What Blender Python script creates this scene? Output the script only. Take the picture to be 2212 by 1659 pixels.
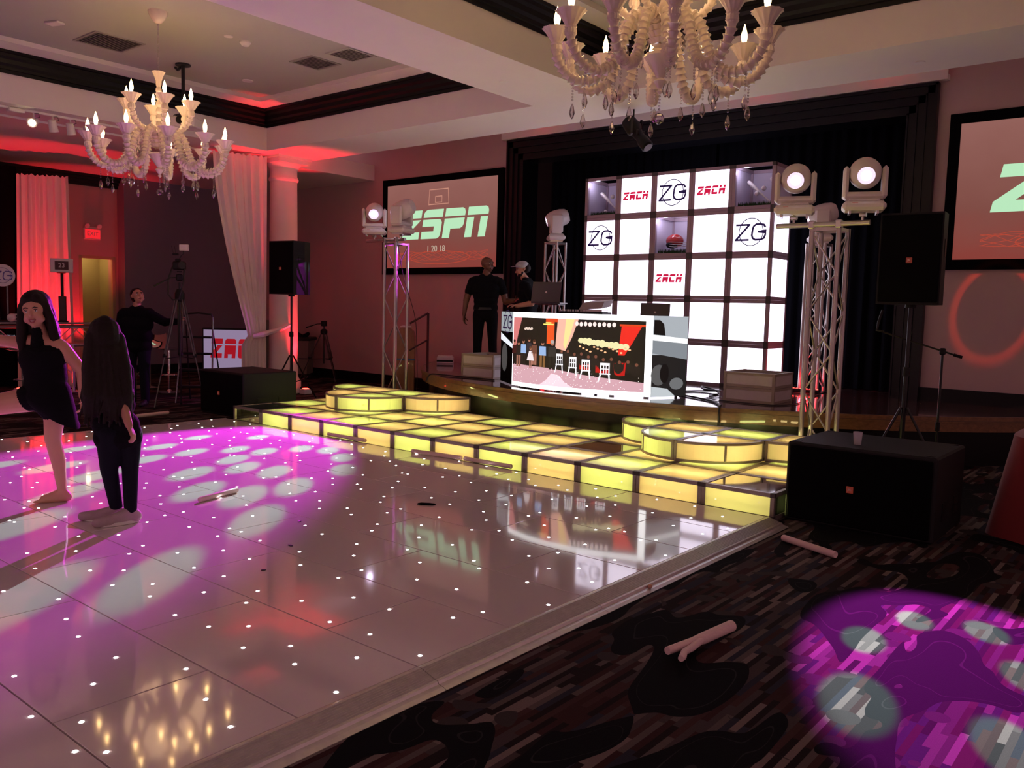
import bpy, bmesh, math, random
from mathutils import Vector as V, Matrix as MX
random.seed(7)
R = math.radians
for o in list(bpy.data.objects): bpy.data.objects.remove(o, do_unlink=True)
SC = bpy.context.scene
COL = SC.collection

# ------------------------------------------------------------------ camera
def set_camera():
    yaw, pit, rol = -0.68731, -0.08918, 0.02541
    f = V((math.sin(yaw)*math.cos(pit), math.cos(yaw)*math.cos(pit), math.sin(pit)))
    r = V((math.cos(yaw), -math.sin(yaw), 0)); u = r.cross(f)
    r2 = r*math.cos(rol) + u*math.sin(rol); u2 = u*math.cos(rol) - r*math.sin(rol)
    cd = bpy.data.cameras.new('camera'); cd.sensor_width = 36; cd.lens = 36*1827.3/2212
    cd.clip_start = .05; cd.clip_end = 100
    co = bpy.data.objects.new('camera', cd); COL.objects.link(co)
    co.matrix_world = MX(((r2.x, u2.x, -f.x, 0), (r2.y, u2.y, -f.y, 0), (r2.z, u2.z, -f.z, 1.57), (0, 0, 0, 1)))
    SC.camera = co
set_camera()
# ------------------------------------------------------------------ world + view
W = bpy.data.worlds.new('dim_ballroom'); SC.world = W; W.use_nodes = True
W.node_tree.nodes['Background'].inputs[0].default_value = (1, .50, .54, 1)
W.node_tree.nodes['Background'].inputs[1].default_value = .40
SC.view_settings.view_transform = 'Standard'; SC.view_settings.look = 'None'
SC.view_settings.exposure = 0.0; SC.view_settings.gamma = 1; SC.view_settings.use_curve_mapping = False

# ------------------------------------------------------------------ materials
MATS = {}
def S(c): return tuple((x/12.92 if x <= .04045 else ((x+.055)/1.055)**2.4) for x in c)
def mat(name, col=(.5, .5, .5), rough=.5, metal=0, emit=None, es=1, noise=0, nscale=20, bump=0, trans=0, alpha=1, coat=0, sheen=0, ior=1.5, spec=.5):
    if name in MATS: return MATS[name]
    m = bpy.data.materials.new(name); m.use_nodes = True; nt = m.node_tree; p = nt.nodes['Principled BSDF']
    p.inputs['Base Color'].default_value = (*col, 1); p.inputs['Roughness'].default_value = rough; p.inputs['Metallic'].default_value = metal
    p.inputs['Transmission Weight'].default_value = trans; p.inputs['Alpha'].default_value = alpha; p.inputs['Coat Weight'].default_value = coat
    p.inputs['IOR'].default_value = ior; p.inputs['Sheen Weight'].default_value = sheen; p.inputs['Specular IOR Level'].default_value = spec
    if emit: p.inputs['Emission Color'].default_value = (*emit, 1); p.inputs['Emission Strength'].default_value = es
    if noise or bump:
        tc = nt.nodes.new('ShaderNodeTexCoord'); n = nt.nodes.new('ShaderNodeTexNoise'); n.inputs['Scale'].default_value = nscale; n.inputs['Detail'].default_value = 4
        nt.links.new(tc.outputs['Object'], n.inputs['Vector'])
        if noise:
            mx = nt.nodes.new('ShaderNodeMix'); mx.data_type = 'RGBA'
            mx.inputs['A'].default_value = (*[c*(1-noise) for c in col], 1); mx.inputs['B'].default_value = (*[min(1, c*(1+noise)) for c in col], 1)
            nt.links.new(n.outputs['Fac'], mx.inputs['Factor']); nt.links.new(mx.outputs['Result'], p.inputs['Base Color'])
        if bump:
            b = nt.nodes.new('ShaderNodeBump'); b.inputs['Strength'].default_value = bump; b.inputs['Distance'].default_value = .01
            nt.links.new(n.outputs['Fac'], b.inputs['Height']); nt.links.new(b.outputs['Normal'], p.inputs['Normal'])
    MATS[name] = m; return m
def emis(name, col, s=1): return mat(name, (.02, .02, .02), .6, emit=col, es=s)

def carpet_mat():
    m = bpy.data.materials.new('carpet'); m.use_nodes = True; nt = m.node_tree; N = nt.nodes; L = nt.links; p = N['Principled BSDF']
    p.inputs['Roughness'].default_value = .95; p.inputs['Specular IOR Level'].default_value = .1
    def mth(op, a, b=None, c=None):
        n = N.new('ShaderNodeMath'); n.operation = op
        for i, x in enumerate((a, b, c)):
            if x is None: continue
            if isinstance(x, (int, float)): n.inputs[i].default_value = x
            else: L.new(x, n.inputs[i])
        return n.outputs[0]
    tc = N.new('ShaderNodeTexCoord'); wob = N.new('ShaderNodeTexNoise'); wob.inputs['Scale'].default_value = 1.1; L.new(tc.outputs['Object'], wob.inputs['Vector'])
    sp = N.new('ShaderNodeSeparateXYZ'); L.new(tc.outputs['Object'], sp.inputs[0])
    # short striped dashes running up the room
    cx = mth('FLOOR', mth('MULTIPLY', sp.outputs[0], 34))
    wn1 = N.new('ShaderNodeTexWhiteNoise'); wn1.noise_dimensions = '1D'; L.new(cx, wn1.inputs['W'])
    cy = mth('FLOOR', mth('ADD', mth('MULTIPLY', sp.outputs[1], 3.4), mth('MULTIPLY', wn1.outputs['Value'], 7)))
    cb = N.new('ShaderNodeCombineXYZ'); L.new(cx, cb.inputs[0]); L.new(cy, cb.inputs[1])
    wn2 = N.new('ShaderNodeTexWhiteNoise'); wn2.noise_dimensions = '2D'; L.new(cb.outputs[0], wn2.inputs['Vector'])
    cr = N.new('ShaderNodeValToRGB'); cr.color_ramp.interpolation = 'CONSTANT'
    cols = [(0, (.014, .009, .009)), (.22, (.040, .015, .015)), (.40, (.058, .042, .040)), (.54, (.024, .024, .034)), (.66, (.095, .075, .068)), (.78, (.055, .024, .022)), (.90, (.16, .125, .112))]
    el = cr.color_ramp.elements; el[0].position = 0; el[0].color = (*cols[0][1], 1); el[1].position = cols[1][0]; el[1].color = (*cols[1][1], 1)
    for q, c in cols[2:]: e = el.new(q); e.color = (*c, 1)
    L.new(wn2.outputs['Value'], cr.inputs[0])
    # pebble swirls
    vo = N.new('ShaderNodeTexVoronoi'); vo.inputs['Scale'].default_value = 5.5; L.new(tc.outputs['Object'], vo.inputs['Vector'])
    pn = N.new('ShaderNodeTexNoise'); pn.inputs['Scale'].default_value = .9; pn.inputs['Distortion'].default_value = 1.2; L.new(tc.outputs['Object'], pn.inputs['Vector'])
    peb = mth('MULTIPLY', mth('LESS_THAN', vo.outputs['Distance'], .36), mth('GREATER_THAN', pn.outputs['Fac'], .53))
    mix1 = N.new('ShaderNodeMix'); mix1.data_type = 'RGBA'; L.new(peb, mix1.inputs['Factor']); L.new(cr.outputs[0], mix1.inputs['A'])
    mix1.inputs['B'].default_value = (.042, .033, .031, 1)
    # big black leaves with a thin light vein : curled, stretched noise bands
    mp = N.new('ShaderNodeMapping'); mp.inputs['Rotation'].default_value = (0, 0, R(28)); mp.inputs['Scale'].default_value = (1.3, .55, 1); L.new(tc.outputs['Object'], mp.inputs['Vector'])
    lf = N.new('ShaderNodeTexNoise'); lf.inputs['Scale'].default_value = 2.3; lf.inputs['Detail'].default_value = 0; lf.inputs['Distortion'].default_value = 1.1; L.new(mp.outputs[0], lf.inputs['Vector'])
    leaf = mth('GREATER_THAN', lf.outputs['Fac'], .535); vein = mth('LESS_THAN', mth('ABSOLUTE', mth('SUBTRACT', lf.outputs['Fac'], .64)), .004)
    mix2 = N.new('ShaderNodeMix'); mix2.data_type = 'RGBA'; L.new(leaf, mix2.inputs['Factor']); L.new(mix1.outputs['Result'], mix2.inputs['A']); mix2.inputs['B'].default_value = (.0035, .0035, .0045, 1)
    mix3 = N.new('ShaderNodeMix'); mix3.data_type = 'RGBA'; L.new(vein, mix3.inputs['Factor']); L.new(mix2.outputs['Result'], mix3.inputs['A']); mix3.inputs['B'].default_value = (.022, .019, .02, 1)
    # pile
    fn = N.new('ShaderNodeTexNoise'); fn.inputs['Scale'].default_value = 260; L.new(tc.outputs['Object'], fn.inputs['Vector'])
    mr = N.new('ShaderNodeMapRange'); mr.inputs['To Min'].default_value = .7; mr.inputs['To Max'].default_value = 1.3; L.new(fn.outputs['Fac'], mr.inputs['Value'])
    mul = N.new('ShaderNodeMix'); mul.data_type = 'RGBA'; mul.blend_type = 'MULTIPLY'; mul.inputs['Factor'].default_value = 1
    L.new(mix3.outputs['Result'], mul.inputs['A']); L.new(mr.outputs[0], mul.inputs['B']); L.new(mul.outputs['Result'], p.inputs['Base Color'])
    bp = N.new('ShaderNodeBump'); bp.inputs['Strength'].default_value = .3; bp.inputs['Distance'].default_value = .005; L.new(fn.outputs['Fac'], bp.inputs['Height']); L.new(bp.outputs[0], p.inputs['Normal'])
    MATS['carpet'] = m; return m

def wood_mat(name, c1, c2, rough=.3, coat=.4, scale=(1, 12, 12)):
    m = mat(name, c1, rough, coat=coat); nt = m.node_tree; tc = nt.nodes.new('ShaderNodeTexCoord'); mp = nt.nodes.new('ShaderNodeMapping'); mp.inputs['Scale'].default_value = scale
    n = nt.nodes.new('ShaderNodeTexNoise'); n.inputs['Scale'].default_value = 3; n.inputs['Detail'].default_value = 6; n.inputs['Distortion'].default_value = .6
    cr = nt.nodes.new('ShaderNodeValToRGB'); cr.color_ramp.elements[0].color = (*c1, 1); cr.color_ramp.elements[1].color = (*c2, 1); cr.color_ramp.elements[0].position = .3; cr.color_ramp.elements[1].position = .7
    nt.links.new(tc.outputs['Object'], mp.inputs[0]); nt.links.new(mp.outputs[0], n.inputs['Vector']); nt.links.new(n.outputs['Fac'], cr.inputs[0]); nt.links.new(cr.outputs[0], nt.nodes['Principled BSDF'].inputs['Base Color'])
    return m
def sheet_mat(name, col, gloss=.15, clear=0):
    """frosted acrylic sheet lit from behind"""
    m = bpy.data.materials.new(name); m.use_nodes = True; nt = m.node_tree; N = nt.nodes; L = nt.links; N.remove(N['Principled BSDF'])
    out = N['Material Output']; d = N.new('ShaderNodeBsdfTranslucent'); d.inputs[0].default_value = (*col, 1)
    df = N.new('ShaderNodeBsdfDiffuse'); df.inputs[0].default_value = (*[c*.7 for c in col], 1)
    mx0 = N.new('ShaderNodeMixShader'); mx0.inputs[0].default_value = .35; L.new(d.outputs[0], mx0.inputs[1]); L.new(df.outputs[0], mx0.inputs[2])
    src = mx0.outputs[0]
    if clear:
        tr = N.new('ShaderNodeBsdfTransparent'); mxc = N.new('ShaderNodeMixShader'); mxc.inputs[0].default_value = clear; L.new(src, mxc.inputs[1]); L.new(tr.outputs[0], mxc.inputs[2]); src = mxc.outputs[0]
    g = N.new('ShaderNodeBsdfGlossy'); g.inputs[1].default_value = .06; lw = N.new('ShaderNodeLayerWeight'); pw = N.new('ShaderNodeMath'); pw.operation = 'POWER'; pw.inputs[1].default_value = 5; L.new(lw.outputs['Facing'], pw.inputs[0]); fr = N.new('ShaderNodeMath'); fr.operation = 'MULTIPLY_ADD'; fr.inputs[1].default_value = .9; fr.inputs[2].default_value = .05; L.new(pw.outputs[0], fr.inputs[0])
    mx = N.new('ShaderNodeMixShader'); L.new(fr.outputs[0], mx.inputs[0]); L.new(src, mx.inputs[1]); L.new(g.outputs[0], mx.inputs[2]); L.new(mx.outputs[0], out.inputs[0])
    MATS[name] = m; return m
def glass_mat(name, col=(1, 1, 1), a=.18, rough=.03):
    m = bpy.data.materials.new(name); m.use_nodes = True; nt = m.node_tree; N = nt.nodes; L = nt.links; N.remove(N['Principled BSDF'])
    tr = N.new('ShaderNodeBsdfTransparent'); tr.inputs[0].default_value = (*col, 1); g = N.new('ShaderNodeBsdfGlossy'); g.inputs[1].default_value = rough
    fr = N.new('ShaderNodeFresnel'); fr.inputs[0].default_value = 1.5; ad = N.new('ShaderNodeMath'); ad.operation = 'ADD'; ad.inputs[1].default_value = a; ad.use_clamp = True
    mx = N.new('ShaderNodeMixShader'); L.new(fr.outputs[0], ad.inputs[0]); L.new(ad.outputs[0], mx.inputs[0]); L.new(tr.outputs[0], mx.inputs[1]); L.new(g.outputs[0], mx.inputs[2]); L.new(mx.outputs[0], N['Material Output'].inputs[0])
    MATS[name] = m; return m

carpet_mat()
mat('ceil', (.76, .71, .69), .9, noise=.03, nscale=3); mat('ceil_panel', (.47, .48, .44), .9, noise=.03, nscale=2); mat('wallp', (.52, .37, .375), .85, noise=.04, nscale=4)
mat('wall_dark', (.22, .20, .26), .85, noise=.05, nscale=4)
mat('crown', (.004, .004, .005), .4, spec=.25); mat('blackpaint', (.004, .004, .006), .35, spec=.3); mat('base', (.004, .004, .005), .4, spec=.25)
mat('dance', (.74, .68, .67), .07, noise=.02, nscale=30, ior=1.6, coat=.3); mat('floor_gap', (.02, .015, .015), .8)
mat('alu', (.62, .60, .58), .32, metal=1, noise=.1, nscale=60); mat('ramp', (.62, .60, .57), .34, metal=.6, noise=.18, nscale=25, bump=.15)
mat('truss', (.50, .47, .45), .36, metal=.85, noise=.06, nscale=40); mat('blackplastic', (.007, .007, .008), .5, noise=.2, nscale=200, bump=.1, spec=.25); mat('blackmetal', (.015, .015, .017), .35, metal=.4)
mat('grille', (.0025, .0025, .003), .85, noise=.5, nscale=350, bump=.4, spec=.08); mat('speakerside', (.014, .014, .015), .6, noise=.25, nscale=160, bump=.2, spec=.2)
mat('white_plastic', (.72, .66, .64), .4, noise=.03, nscale=30); mat('white_paint', (.75, .72, .70), .6)
mat('platform_frame', (.30, .25, .24), .35, metal=.5, noise=.1, nscale=50); mat('platform_joint', (.06, .05, .05), .5)
wood_mat('stage_edge', (.14, .062, .022), (.24, .115, .045), .3, .5); wood_mat('stage_top', (.075, .038, .035), (.10, .052, .045), .12, .6, (2, 14, 14)); wood_mat('brown_panel', (.20, .075, .028), (.28, .11, .045), .4, .2, (8, 8, 1))
mat('stage_face', (.008, .007, .007), .22, spec=.35)
mat('curtain', (.003, .003, .005), .95, spec=.05); mat('velvet', (.003, .003, .004), .95, spec=.05)
mat('skin', S((.80, .60, .50)), .5, noise=.05, nscale=15); mat('skin_dark', S((.40, .25, .19)), .42, noise=.05, nscale=15); mat('skin_mid', S((.74, .54, .45)), .5, noise=.05, nscale=15)
mat('hair', (.012, .006, .005), .55, noise=.4, nscale=40, bump=.4, spec=.2); mat('black_cloth', (.0045, .0045, .006), .9, noise=.3, nscale=90, bump=.3, spec=.12); mat('jeans', (.007, .008, .014), .85, noise=.3, nscale=120, spec=.15)
mat('grey_cap', (.42, .42, .44), .8, noise=.1, nscale=80); mat('shoe', (.40, .30, .31), .6, noise=.08, nscale=50); mat('sole', (.75, .70, .68), .6)
mat('eye', (.7, .7, .7), .2); mat('iris', (.02, .012, .01), .1); mat('lip', S((.62, .33, .32)), .45); mat('teeth', (.8, .78, .74), .3); mat('mouth', (.04, .01, .01), .6); mat('brow', (.02, .012, .01), .7)
mat('sheer', (.80, .70, .69), .85, noise=.05, nscale=6); mat('column', (.74, .68, .64), .6, noise=.04, nscale=8)
mat('murano', (.82, .72, .62), .22, noise=.06, nscale=25, coat=.3); glass_mat('crystal', (.96, .93, .92), .22, .02); glass_mat('acrylic', (.98, .97, .97), .06, .03); glass_mat('clear_sheet', (.93, .93, .82), .05, .05)
mat('chrome', (.8, .8, .82), .12, metal=1)
mat('red_cloth', (.20, .006, .010), .8, sheen=.3, noise=.1, nscale=20); mat('grass', (.02, .06, .012), .9); mat('foam', (.78, .58, .56), .7, noise=.05, nscale=60, bump=.2)
mat('grey_box', (.56, .50, .50), .7, noise=.1, nscale=14); mat('cardboard', (.17, .14, .12), .8, noise=.1, nscale=20); mat('door_yellow', (.44, .39, .22), .6, noise=.05, nscale=6); mat('bat', (.66, .60, .58), .4); mat('ball', (.72, .68, .66), .6); mat('ball_red', (.25, .07, .05), .5); mat('helmet', (.45, .03, .03), .15, coat=.6)
mat('strap_blue', (.03, .10, .2), .6); mat('cup_clear', (.75, .72, .76), .08, alpha=.4); mat('cable', (.01, .01, .011), .5); mat('red_plastic', (.6, .03, .02), .5); mat('wood_dark', (.05, .012, .012), .4)
emis('led_white', (1, .99, .97), 30); emis('bulb', (1, .60, .22), 22); emis('lens', (.95, .80, 1), 14); emis('lens_ring', (.62, .38, 1), 2.2)
emis('logo_orange', S((.80, .28, .20)), .20); emis('red_led', (1, .03, .02), 14)
sheet_mat('sheet_lime', (.88, .90, .55)); sheet_mat('sheet_peach', (.94, .80, .56)); sheet_mat('sheet_white', (.80, .76, .76))
emis('tube_lime', (.90, 1, .30), 27); emis('tube_peach', (1, .74, .30), 25)

# ------------------------------------------------------------------ mesh builder
class MB:
    def __init__(s): s.v = []; s.f = []; s.mi = []; s.cur = 0
    def _add(s, vs, fs):
        o = len(s.v); s.v += [tuple(x) for x in vs]; s.f += [tuple(i+o for i in f) for f in fs]; s.mi += [s.cur]*len(fs); return s
    def box(s, c, d, rot=None):
        x, y, z = d[0]/2, d[1]/2, d[2]/2; c = V(c)
        vs = [V(p) for p in ((-x, -y, -z), (x, -y, -z), (x, y, -z), (-x, y, -z), (-x, -y, z), (x, -y, z), (x, y, z), (-x, y, z))]
        if rot is not None: vs = [rot @ p for p in vs]
        return s._add([p+c for p in vs], [(0, 3, 2, 1), (4, 5, 6, 7), (0, 1, 5, 4), (1, 2, 6, 5), (2, 3, 7, 6), (3, 0, 4, 7)])
    def bb(s, x0, x1, y0, y1, z0, z1): return s.box(((x0+x1)/2, (y0+y1)/2, (z0+z1)/2), (abs(x1-x0), abs(y1-y0), abs(z1-z0)))
    def rbox(s, c, d, b=.01, rot=None):
        """box with chamfered edges"""
        c = V(c); h = [q/2 for q in d]; b = min(b, *[q*.99 for q in h]); vs = []; idx = {}
        for sx in (-1, 1):
            for sy in (-1, 1):
                for sz in (-1, 1):
                    for a in range(3):
                        p = [sx*(h[0]-b), sy*(h[1]-b), sz*(h[2]-b)]; p[a] = (sx, sy, sz)[a]*h[a]
                        idx[(sx, sy, sz, a)] = len(vs); q = V(p); vs.append((rot @ q if rot is not None else q)+c)
        fs = []
        def q4(ks, n):
            fs.append([idx[k] for k in ks])
        for a in range(3):
            o = [i for i in range(3) if i != a]
            for sa in (-1, 1):
                ks = []
                for (s1, s2) in ((-1, -1), (1, -1), (1, 1), (-1, 1)):
                    k = [0, 0, 0]; k[a] = sa; k[o[0]] = s1; k[o[1]] = s2; ks.append((*k, a))
                q4(ks, a)
        for a in range(3):   # edge quads parallel to axis a
            o = [i for i in range(3) if i != a]
            for s1 in (-1, 1):
                for s2 in (-1, 1):
                    def K(sa, ax):
                        k = [0, 0, 0]; k[a] = sa; k[o[0]] = s1; k[o[1]] = s2; return (*k, ax)
                    q4([K(-1, o[0]), K(1, o[0]), K(1, o[1]), K(-1, o[1])], a)
        for sx in (-1, 1):
            for sy in (-1, 1):
                for sz in (-1, 1): fs.append([idx[(sx, sy, sz, a)] for a in range(3)])
        return s._add(vs, fs)
    def cyl(s, p0, p1, r0, r1=None, n=12, cap=True):
        r1 = r0 if r1 is None else r1; p0 = V(p0); p1 = V(p1); a = (p1-p0); 
        if a.length < 1e-9: return s
        a.normalize(); t = V((0, 0, 1)) if abs(a.z) < .9 else V((1, 0, 0)); u = a.cross(t).normalized(); w = a.cross(u)
        vs = []
        for p, r in ((p0, r0), (p1, r1)):
            for i in range(n): an = 2*math.pi*i/n; vs.append(p+(u*math.cos(an)+w*math.sin(an))*r)
        fs = [(i, (i+1) % n, n+(i+1) % n, n+i) for i in range(n)]
        if cap: fs += [tuple(range(n-1, -1, -1)), tuple(range(n, 2*n))]
        return s._add(vs, fs)
    def tube(s, pts, r, n=8, cap=True):
        pts = [V(p) for p in pts]; k = len(pts); rs = r if isinstance(r, (list, tuple)) else [r]*k; vs = []; pu = None
        for i, p in enumerate(pts):
            a = (pts[min(i+1, k-1)]-pts[max(i-1, 0)]).normalized()
            if pu is None: t = V((0, 0, 1)) if abs(a.z) < .9 else V((1, 0, 0)); u = a.cross(t).normalized()
            else: u = (pu-a*pu.dot(a)); u = u.normalized() if u.length > 1e-6 else a.orthogonal().normalized()
            pu = u; w = a.cross(u)
            for j in range(n): an = 2*math.pi*j/n; vs.append(p+(u*math.cos(an)+w*math.sin(an))*rs[i])
        fs = [(i*n+j, i*n+(j+1) % n, (i+1)*n+(j+1) % n, (i+1)*n+j) for i in range(k-1) for j in range(n)]
        if cap: fs += [tuple(range(n-1, -1, -1)), tuple(range((k-1)*n, k*n))]
        return s._add(vs, fs)
    def lathe(s, prof, c=(0, 0, 0), n=20, axis=None, flute=0, fl=0):
        """profile (r, z) around an axis"""
        c = V(c); M = MX.Identity(3)
        if axis is not None: M = V((0, 0, 1)).rotation_difference(V(axis).normalized()).to_matrix()
        vs = []
        for r, z in prof:
            for j in range(n):
                an = 2*math.pi*j/n; rr = r*(1+fl*math.cos(flute*an)) if flute else r
                vs.append(M @ V((rr*math.cos(an), rr*math.sin(an), z))+c)
        k = len(prof); fs = [(i*n+j, i*n+(j+1) % n, (i+1)*n+(j+1) % n, (i+1)*n+j) for i in range(k-1) for j in range(n)]
        fs += [tuple(range(n-1, -1, -1)), tuple(range((k-1)*n, k*n))]
        return s._add(vs, fs)
    def sph(s, c, r, n=12, sc=(1, 1, 1), rot=None):
        c = V(c); m = max(6, n//2+2); vs = []; 
        for i in range(1, m):
            th = math.pi*i/m
            for j in range(n): ph = 2*math.pi*j/n; vs.append(V((r*sc[0]*math.sin(th)*math.cos(ph), r*sc[1]*math.sin(th)*math.sin(ph), r*sc[2]*math.cos(th))))
        vs += [V((0, 0, r*sc[2])), V((0, 0, -r*sc[2]))]
        if rot is not None: vs = [rot @ p for p in vs]
        fs = [(i*n+j, (i+1)*n+j, (i+1)*n+(j+1) % n, i*n+(j+1) % n) for i in range(m-2) for j in range(n)]
        t = (m-1)*n; fs += [(t, j, (j+1) % n) for j in range(n)] + [(t+1, (m-2)*n+(j+1) % n, (m-2)*n+j) for j in range(n)]
        return s._add([p+c for p in vs], fs)
    def prism(s, poly, f0, f1):
        """poly 2D; f0,f1 map (u,v)->3D for the two faces"""
        n = len(poly); vs = [f0(*p) for p in poly]+[f1(*p) for p in poly]
        return s._add(vs, [tuple(range(n)), tuple(range(2*n-1, n-1, -1))]+[(i, n+i, n+(i+1) % n, (i+1) % n) for i in range(n)])
    def quad(s, a, b, c, d): return s._add([a, b, c, d], [(0, 1, 2, 3)])
    def mesh(s, name, mats, smooth=False):
        me = bpy.data.meshes.new(name); me.from_pydata(s.v, [], s.f)
        for m in (mats if isinstance(mats, (list, tuple)) else [mats]): me.materials.append(MATS[m])
        if any(s.mi): me.polygons.foreach_set('material_index', s.mi)
        bm = bmesh.new(); bm.from_mesh(me); bmesh.ops.recalc_face_normals(bm, faces=bm.faces); bm.to_mesh(me); bm.free()
        if smooth:
            me.polygons.foreach_set('use_smooth', [True]*len(me.polygons))
            try: me.set_sharp_from_angle(angle=R(38))
            except Exception: pass
        me.update(); return me
    def build(s, name, mats, parent=None, smooth=False, loc=(0, 0, 0), rot=(0, 0, 0)):
        return obj(name, s.mesh(name, mats, smooth), parent, loc, rot)
def obj(name, me, parent=None, loc=(0, 0, 0), rot=(0, 0, 0)):
    o = bpy.data.objects.new(name, me); COL.objects.link(o); o.location = loc; o.rotation_euler = rot
    if parent is not None: o.parent = parent
    return o
def tag(o, label=None, cat=None, group=None, kind=None):
    if label: o['label'] = label
    if cat: o['category'] = cat
    if group: o['group'] = group
    if kind: o['kind'] = kind
    return o
def thing(name, label, cat, loc=(0, 0, 0), rz=0, group=None):
    o = bpy.data.objects.new(name, None); COL.objects.link(o); o.location = loc; o.rotation_euler = (0, 0, rz); o.empty_display_size = .1
    return tag(o, label, cat, group)
KIDS = {}
def copy_tree(o, parent=None, loc=None, rz=None, label=None):
    c = o.copy(); COL.objects.link(c); c.parent = parent
    if loc is not None: c.location = loc
    if rz is not None: c.rotation_euler = (0, 0, rz)
    if label: c['label'] = label
    for ch in list(o.children): copy_tree(ch, c)
    return c
def struct(o): o['kind'] = 'structure'; return o
def rotz(a): return MX.Rotation(a, 3, 'Z')
def text_mesh(txt, size, name='lettering', depth=.001):
    cu = bpy.data.curves.new(name, 'FONT'); cu.body = txt; cu.size = size; cu.align_x = 'CENTER'; cu.align_y = 'CENTER'; cu.extrude = depth
    t = bpy.data.objects.new(name, cu); COL.objects.link(t); dg = bpy.context.evaluated_depsgraph_get(); dg.update()
    me = bpy.data.meshes.new_from_object(t.evaluated_get(dg)); bpy.data.objects.remove(t, do_unlink=True); return me
def text(txt, size, m, parent, loc, rot, name='lettering', depth=.001):
    me = text_mesh(txt, size, name, depth); me.materials.clear(); me.materials.append(MATS[m]); return obj(name, me, parent, loc, rot)

# sporty split lettering, each letter an upper band and a lower body in a unit box
LET = {
 'Z': [[(.0, .73), (1, .73), (1, 1), (.0, 1)], [(0, 0), (1, 0), (1, .24), (.46, .24), (1, .66), (.58, .66), (0, .22)]],
 'S': [[(0, .73), (0, .86), (.06, .95), (.16, 1), (1, 1), (1, .73)], [(0, .66), (0, .42), (.62, .42), (.62, .25), (0, .25), (0, 0), (.84, 0), (.95, .05), (1, .14), (1, .54), (.95, .62), (.86, .66)]],
 'P': [[(0, .73), (0, 1), (.84, 1), (.95, .95), (1, .85), (1, .73)], [(0, 0), (0, .66), (1, .66), (1, .46), (.95, .36), (.84, .31), (.36, .31), (.36, 0)]],
 'N': [[(0, .73), (0, 1), (.84, 1), (.95, .95), (1, .85), (1, .73)], [(0, 0), (0, .66), (.34, .66), (.34, 0)], [(.66, 0), (.66, .66), (1, .66), (1, 0)]],
 'A': [[(0, .73), (0, .86), (.06, .95), (.16, 1), (.84, 1), (.95, .95), (1, .85), (1, .73)], [(0, 0), (0, .66), (1, .66), (1, 0), (.67, 0), (.67, .2), (.33, .2), (.33, 0)]],
 'C': [[(0, .73), (0, .86), (.06, .95), (.16, 1), (1, 1), (1, .73)], [(0, .66), (0, .13), (.06, .04), (.16, 0), (1, 0), (1, .26), (.36, .26), (.36, .66)]],
 'H': [[(0, .73), (0, 1), (.34, 1), (.34, .73)], [(.66, .73), (.66, 1), (1, 1), (1, .73)], [(0, 0), (0, .66), (1, .66), (1, 0), (.66, 0), (.66, .36), (.34, .36), (.34, 0)]],
}
def word(mb, w, x0, z0, lw, h, gap, f, shear=.16):
    """adds a word to mb; f(u,v,d) maps flat coords + proud distance to 3D"""
    x = x0
    for ch in w:
        for poly in LET[ch]:
            P = [(x+u*lw+v*h*shear, z0+v*h) for u, v in poly]
            mb.prism(P, lambda a, b: f(a, b, 0), lambda a, b: f(a, b, .002))
        x += lw+gap
def ribbon(mb, pts, w, f, closed=False):
    n = len(pts); P = [V((*p, 0)) for p in pts]; L_, R_ = [], []
    for i in range(n):
        a = P[(i-1) % n] if (closed or i > 0) else P[i]; b = P[(i+1) % n] if (closed or i < n-1) else P[i]
        t = (b-a).normalized(); nn = V((-t.y, t.x, 0)); k = 1
        if (closed or 0 < i < n-1):
            t1 = (P[i]-a).normalized(); k = 1/max(.45, abs(t.dot(t1)))
        L_.append(P[i]+nn*w/2*k); R_.append(P[i]-nn*w/2*k)
    for i in range(n if closed else n-1):
        j = (i+1) % n; poly = [(R_[i].x, R_[i].y), (R_[j].x, R_[j].y), (L_[j].x, L_[j].y), (L_[i].x, L_[i].y)]
        mb.prism(poly, lambda a, b: f(a, b, 0), lambda a, b: f(a, b, .002))
def monogram(mb, cx, cz, s, f, wd=.05):
    """thin Z and G crossing a circle, s = overall width"""
    G = [(.46, .13), (.40, .21), (.30, .23), (.16, .23), (.08, .17), (.05, .08), (.03, -.10), (.06, -.19), (.14, -.24), (.32, -.24), (.42, -.20), (.46, -.1), (.47, 0), (.22, 0)]
    
    for zz in (((-.50, .22), (-.03, .22)), ((-.06, .22), (-.49, -.24)), ((-.52, -.24), (-.06, -.24))): ribbon(mb, [(cx+x*s, cz+z*s) for x, z in zz], wd*s, f)
    ribbon(mb, [(cx+x*s, cz+z*s) for x, z in G], wd*s, f)
    ribbon(mb, [(cx+.39*s*math.cos(2*math.pi*i/40), cz+.42*s*math.sin(2*math.pi*i/40)) for i in range(40)], wd*.42*s, f, True)
# ================================================================== large structure
YW, ZST, ZS, ZT = 11.40, .55, 4.02, 4.74     # back wall, stage top, soffit, tray ceiling
struct(MB().bb(-18.2, 6, -5, 13.2, -.1, 0).build('floor', 'carpet'))
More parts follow.
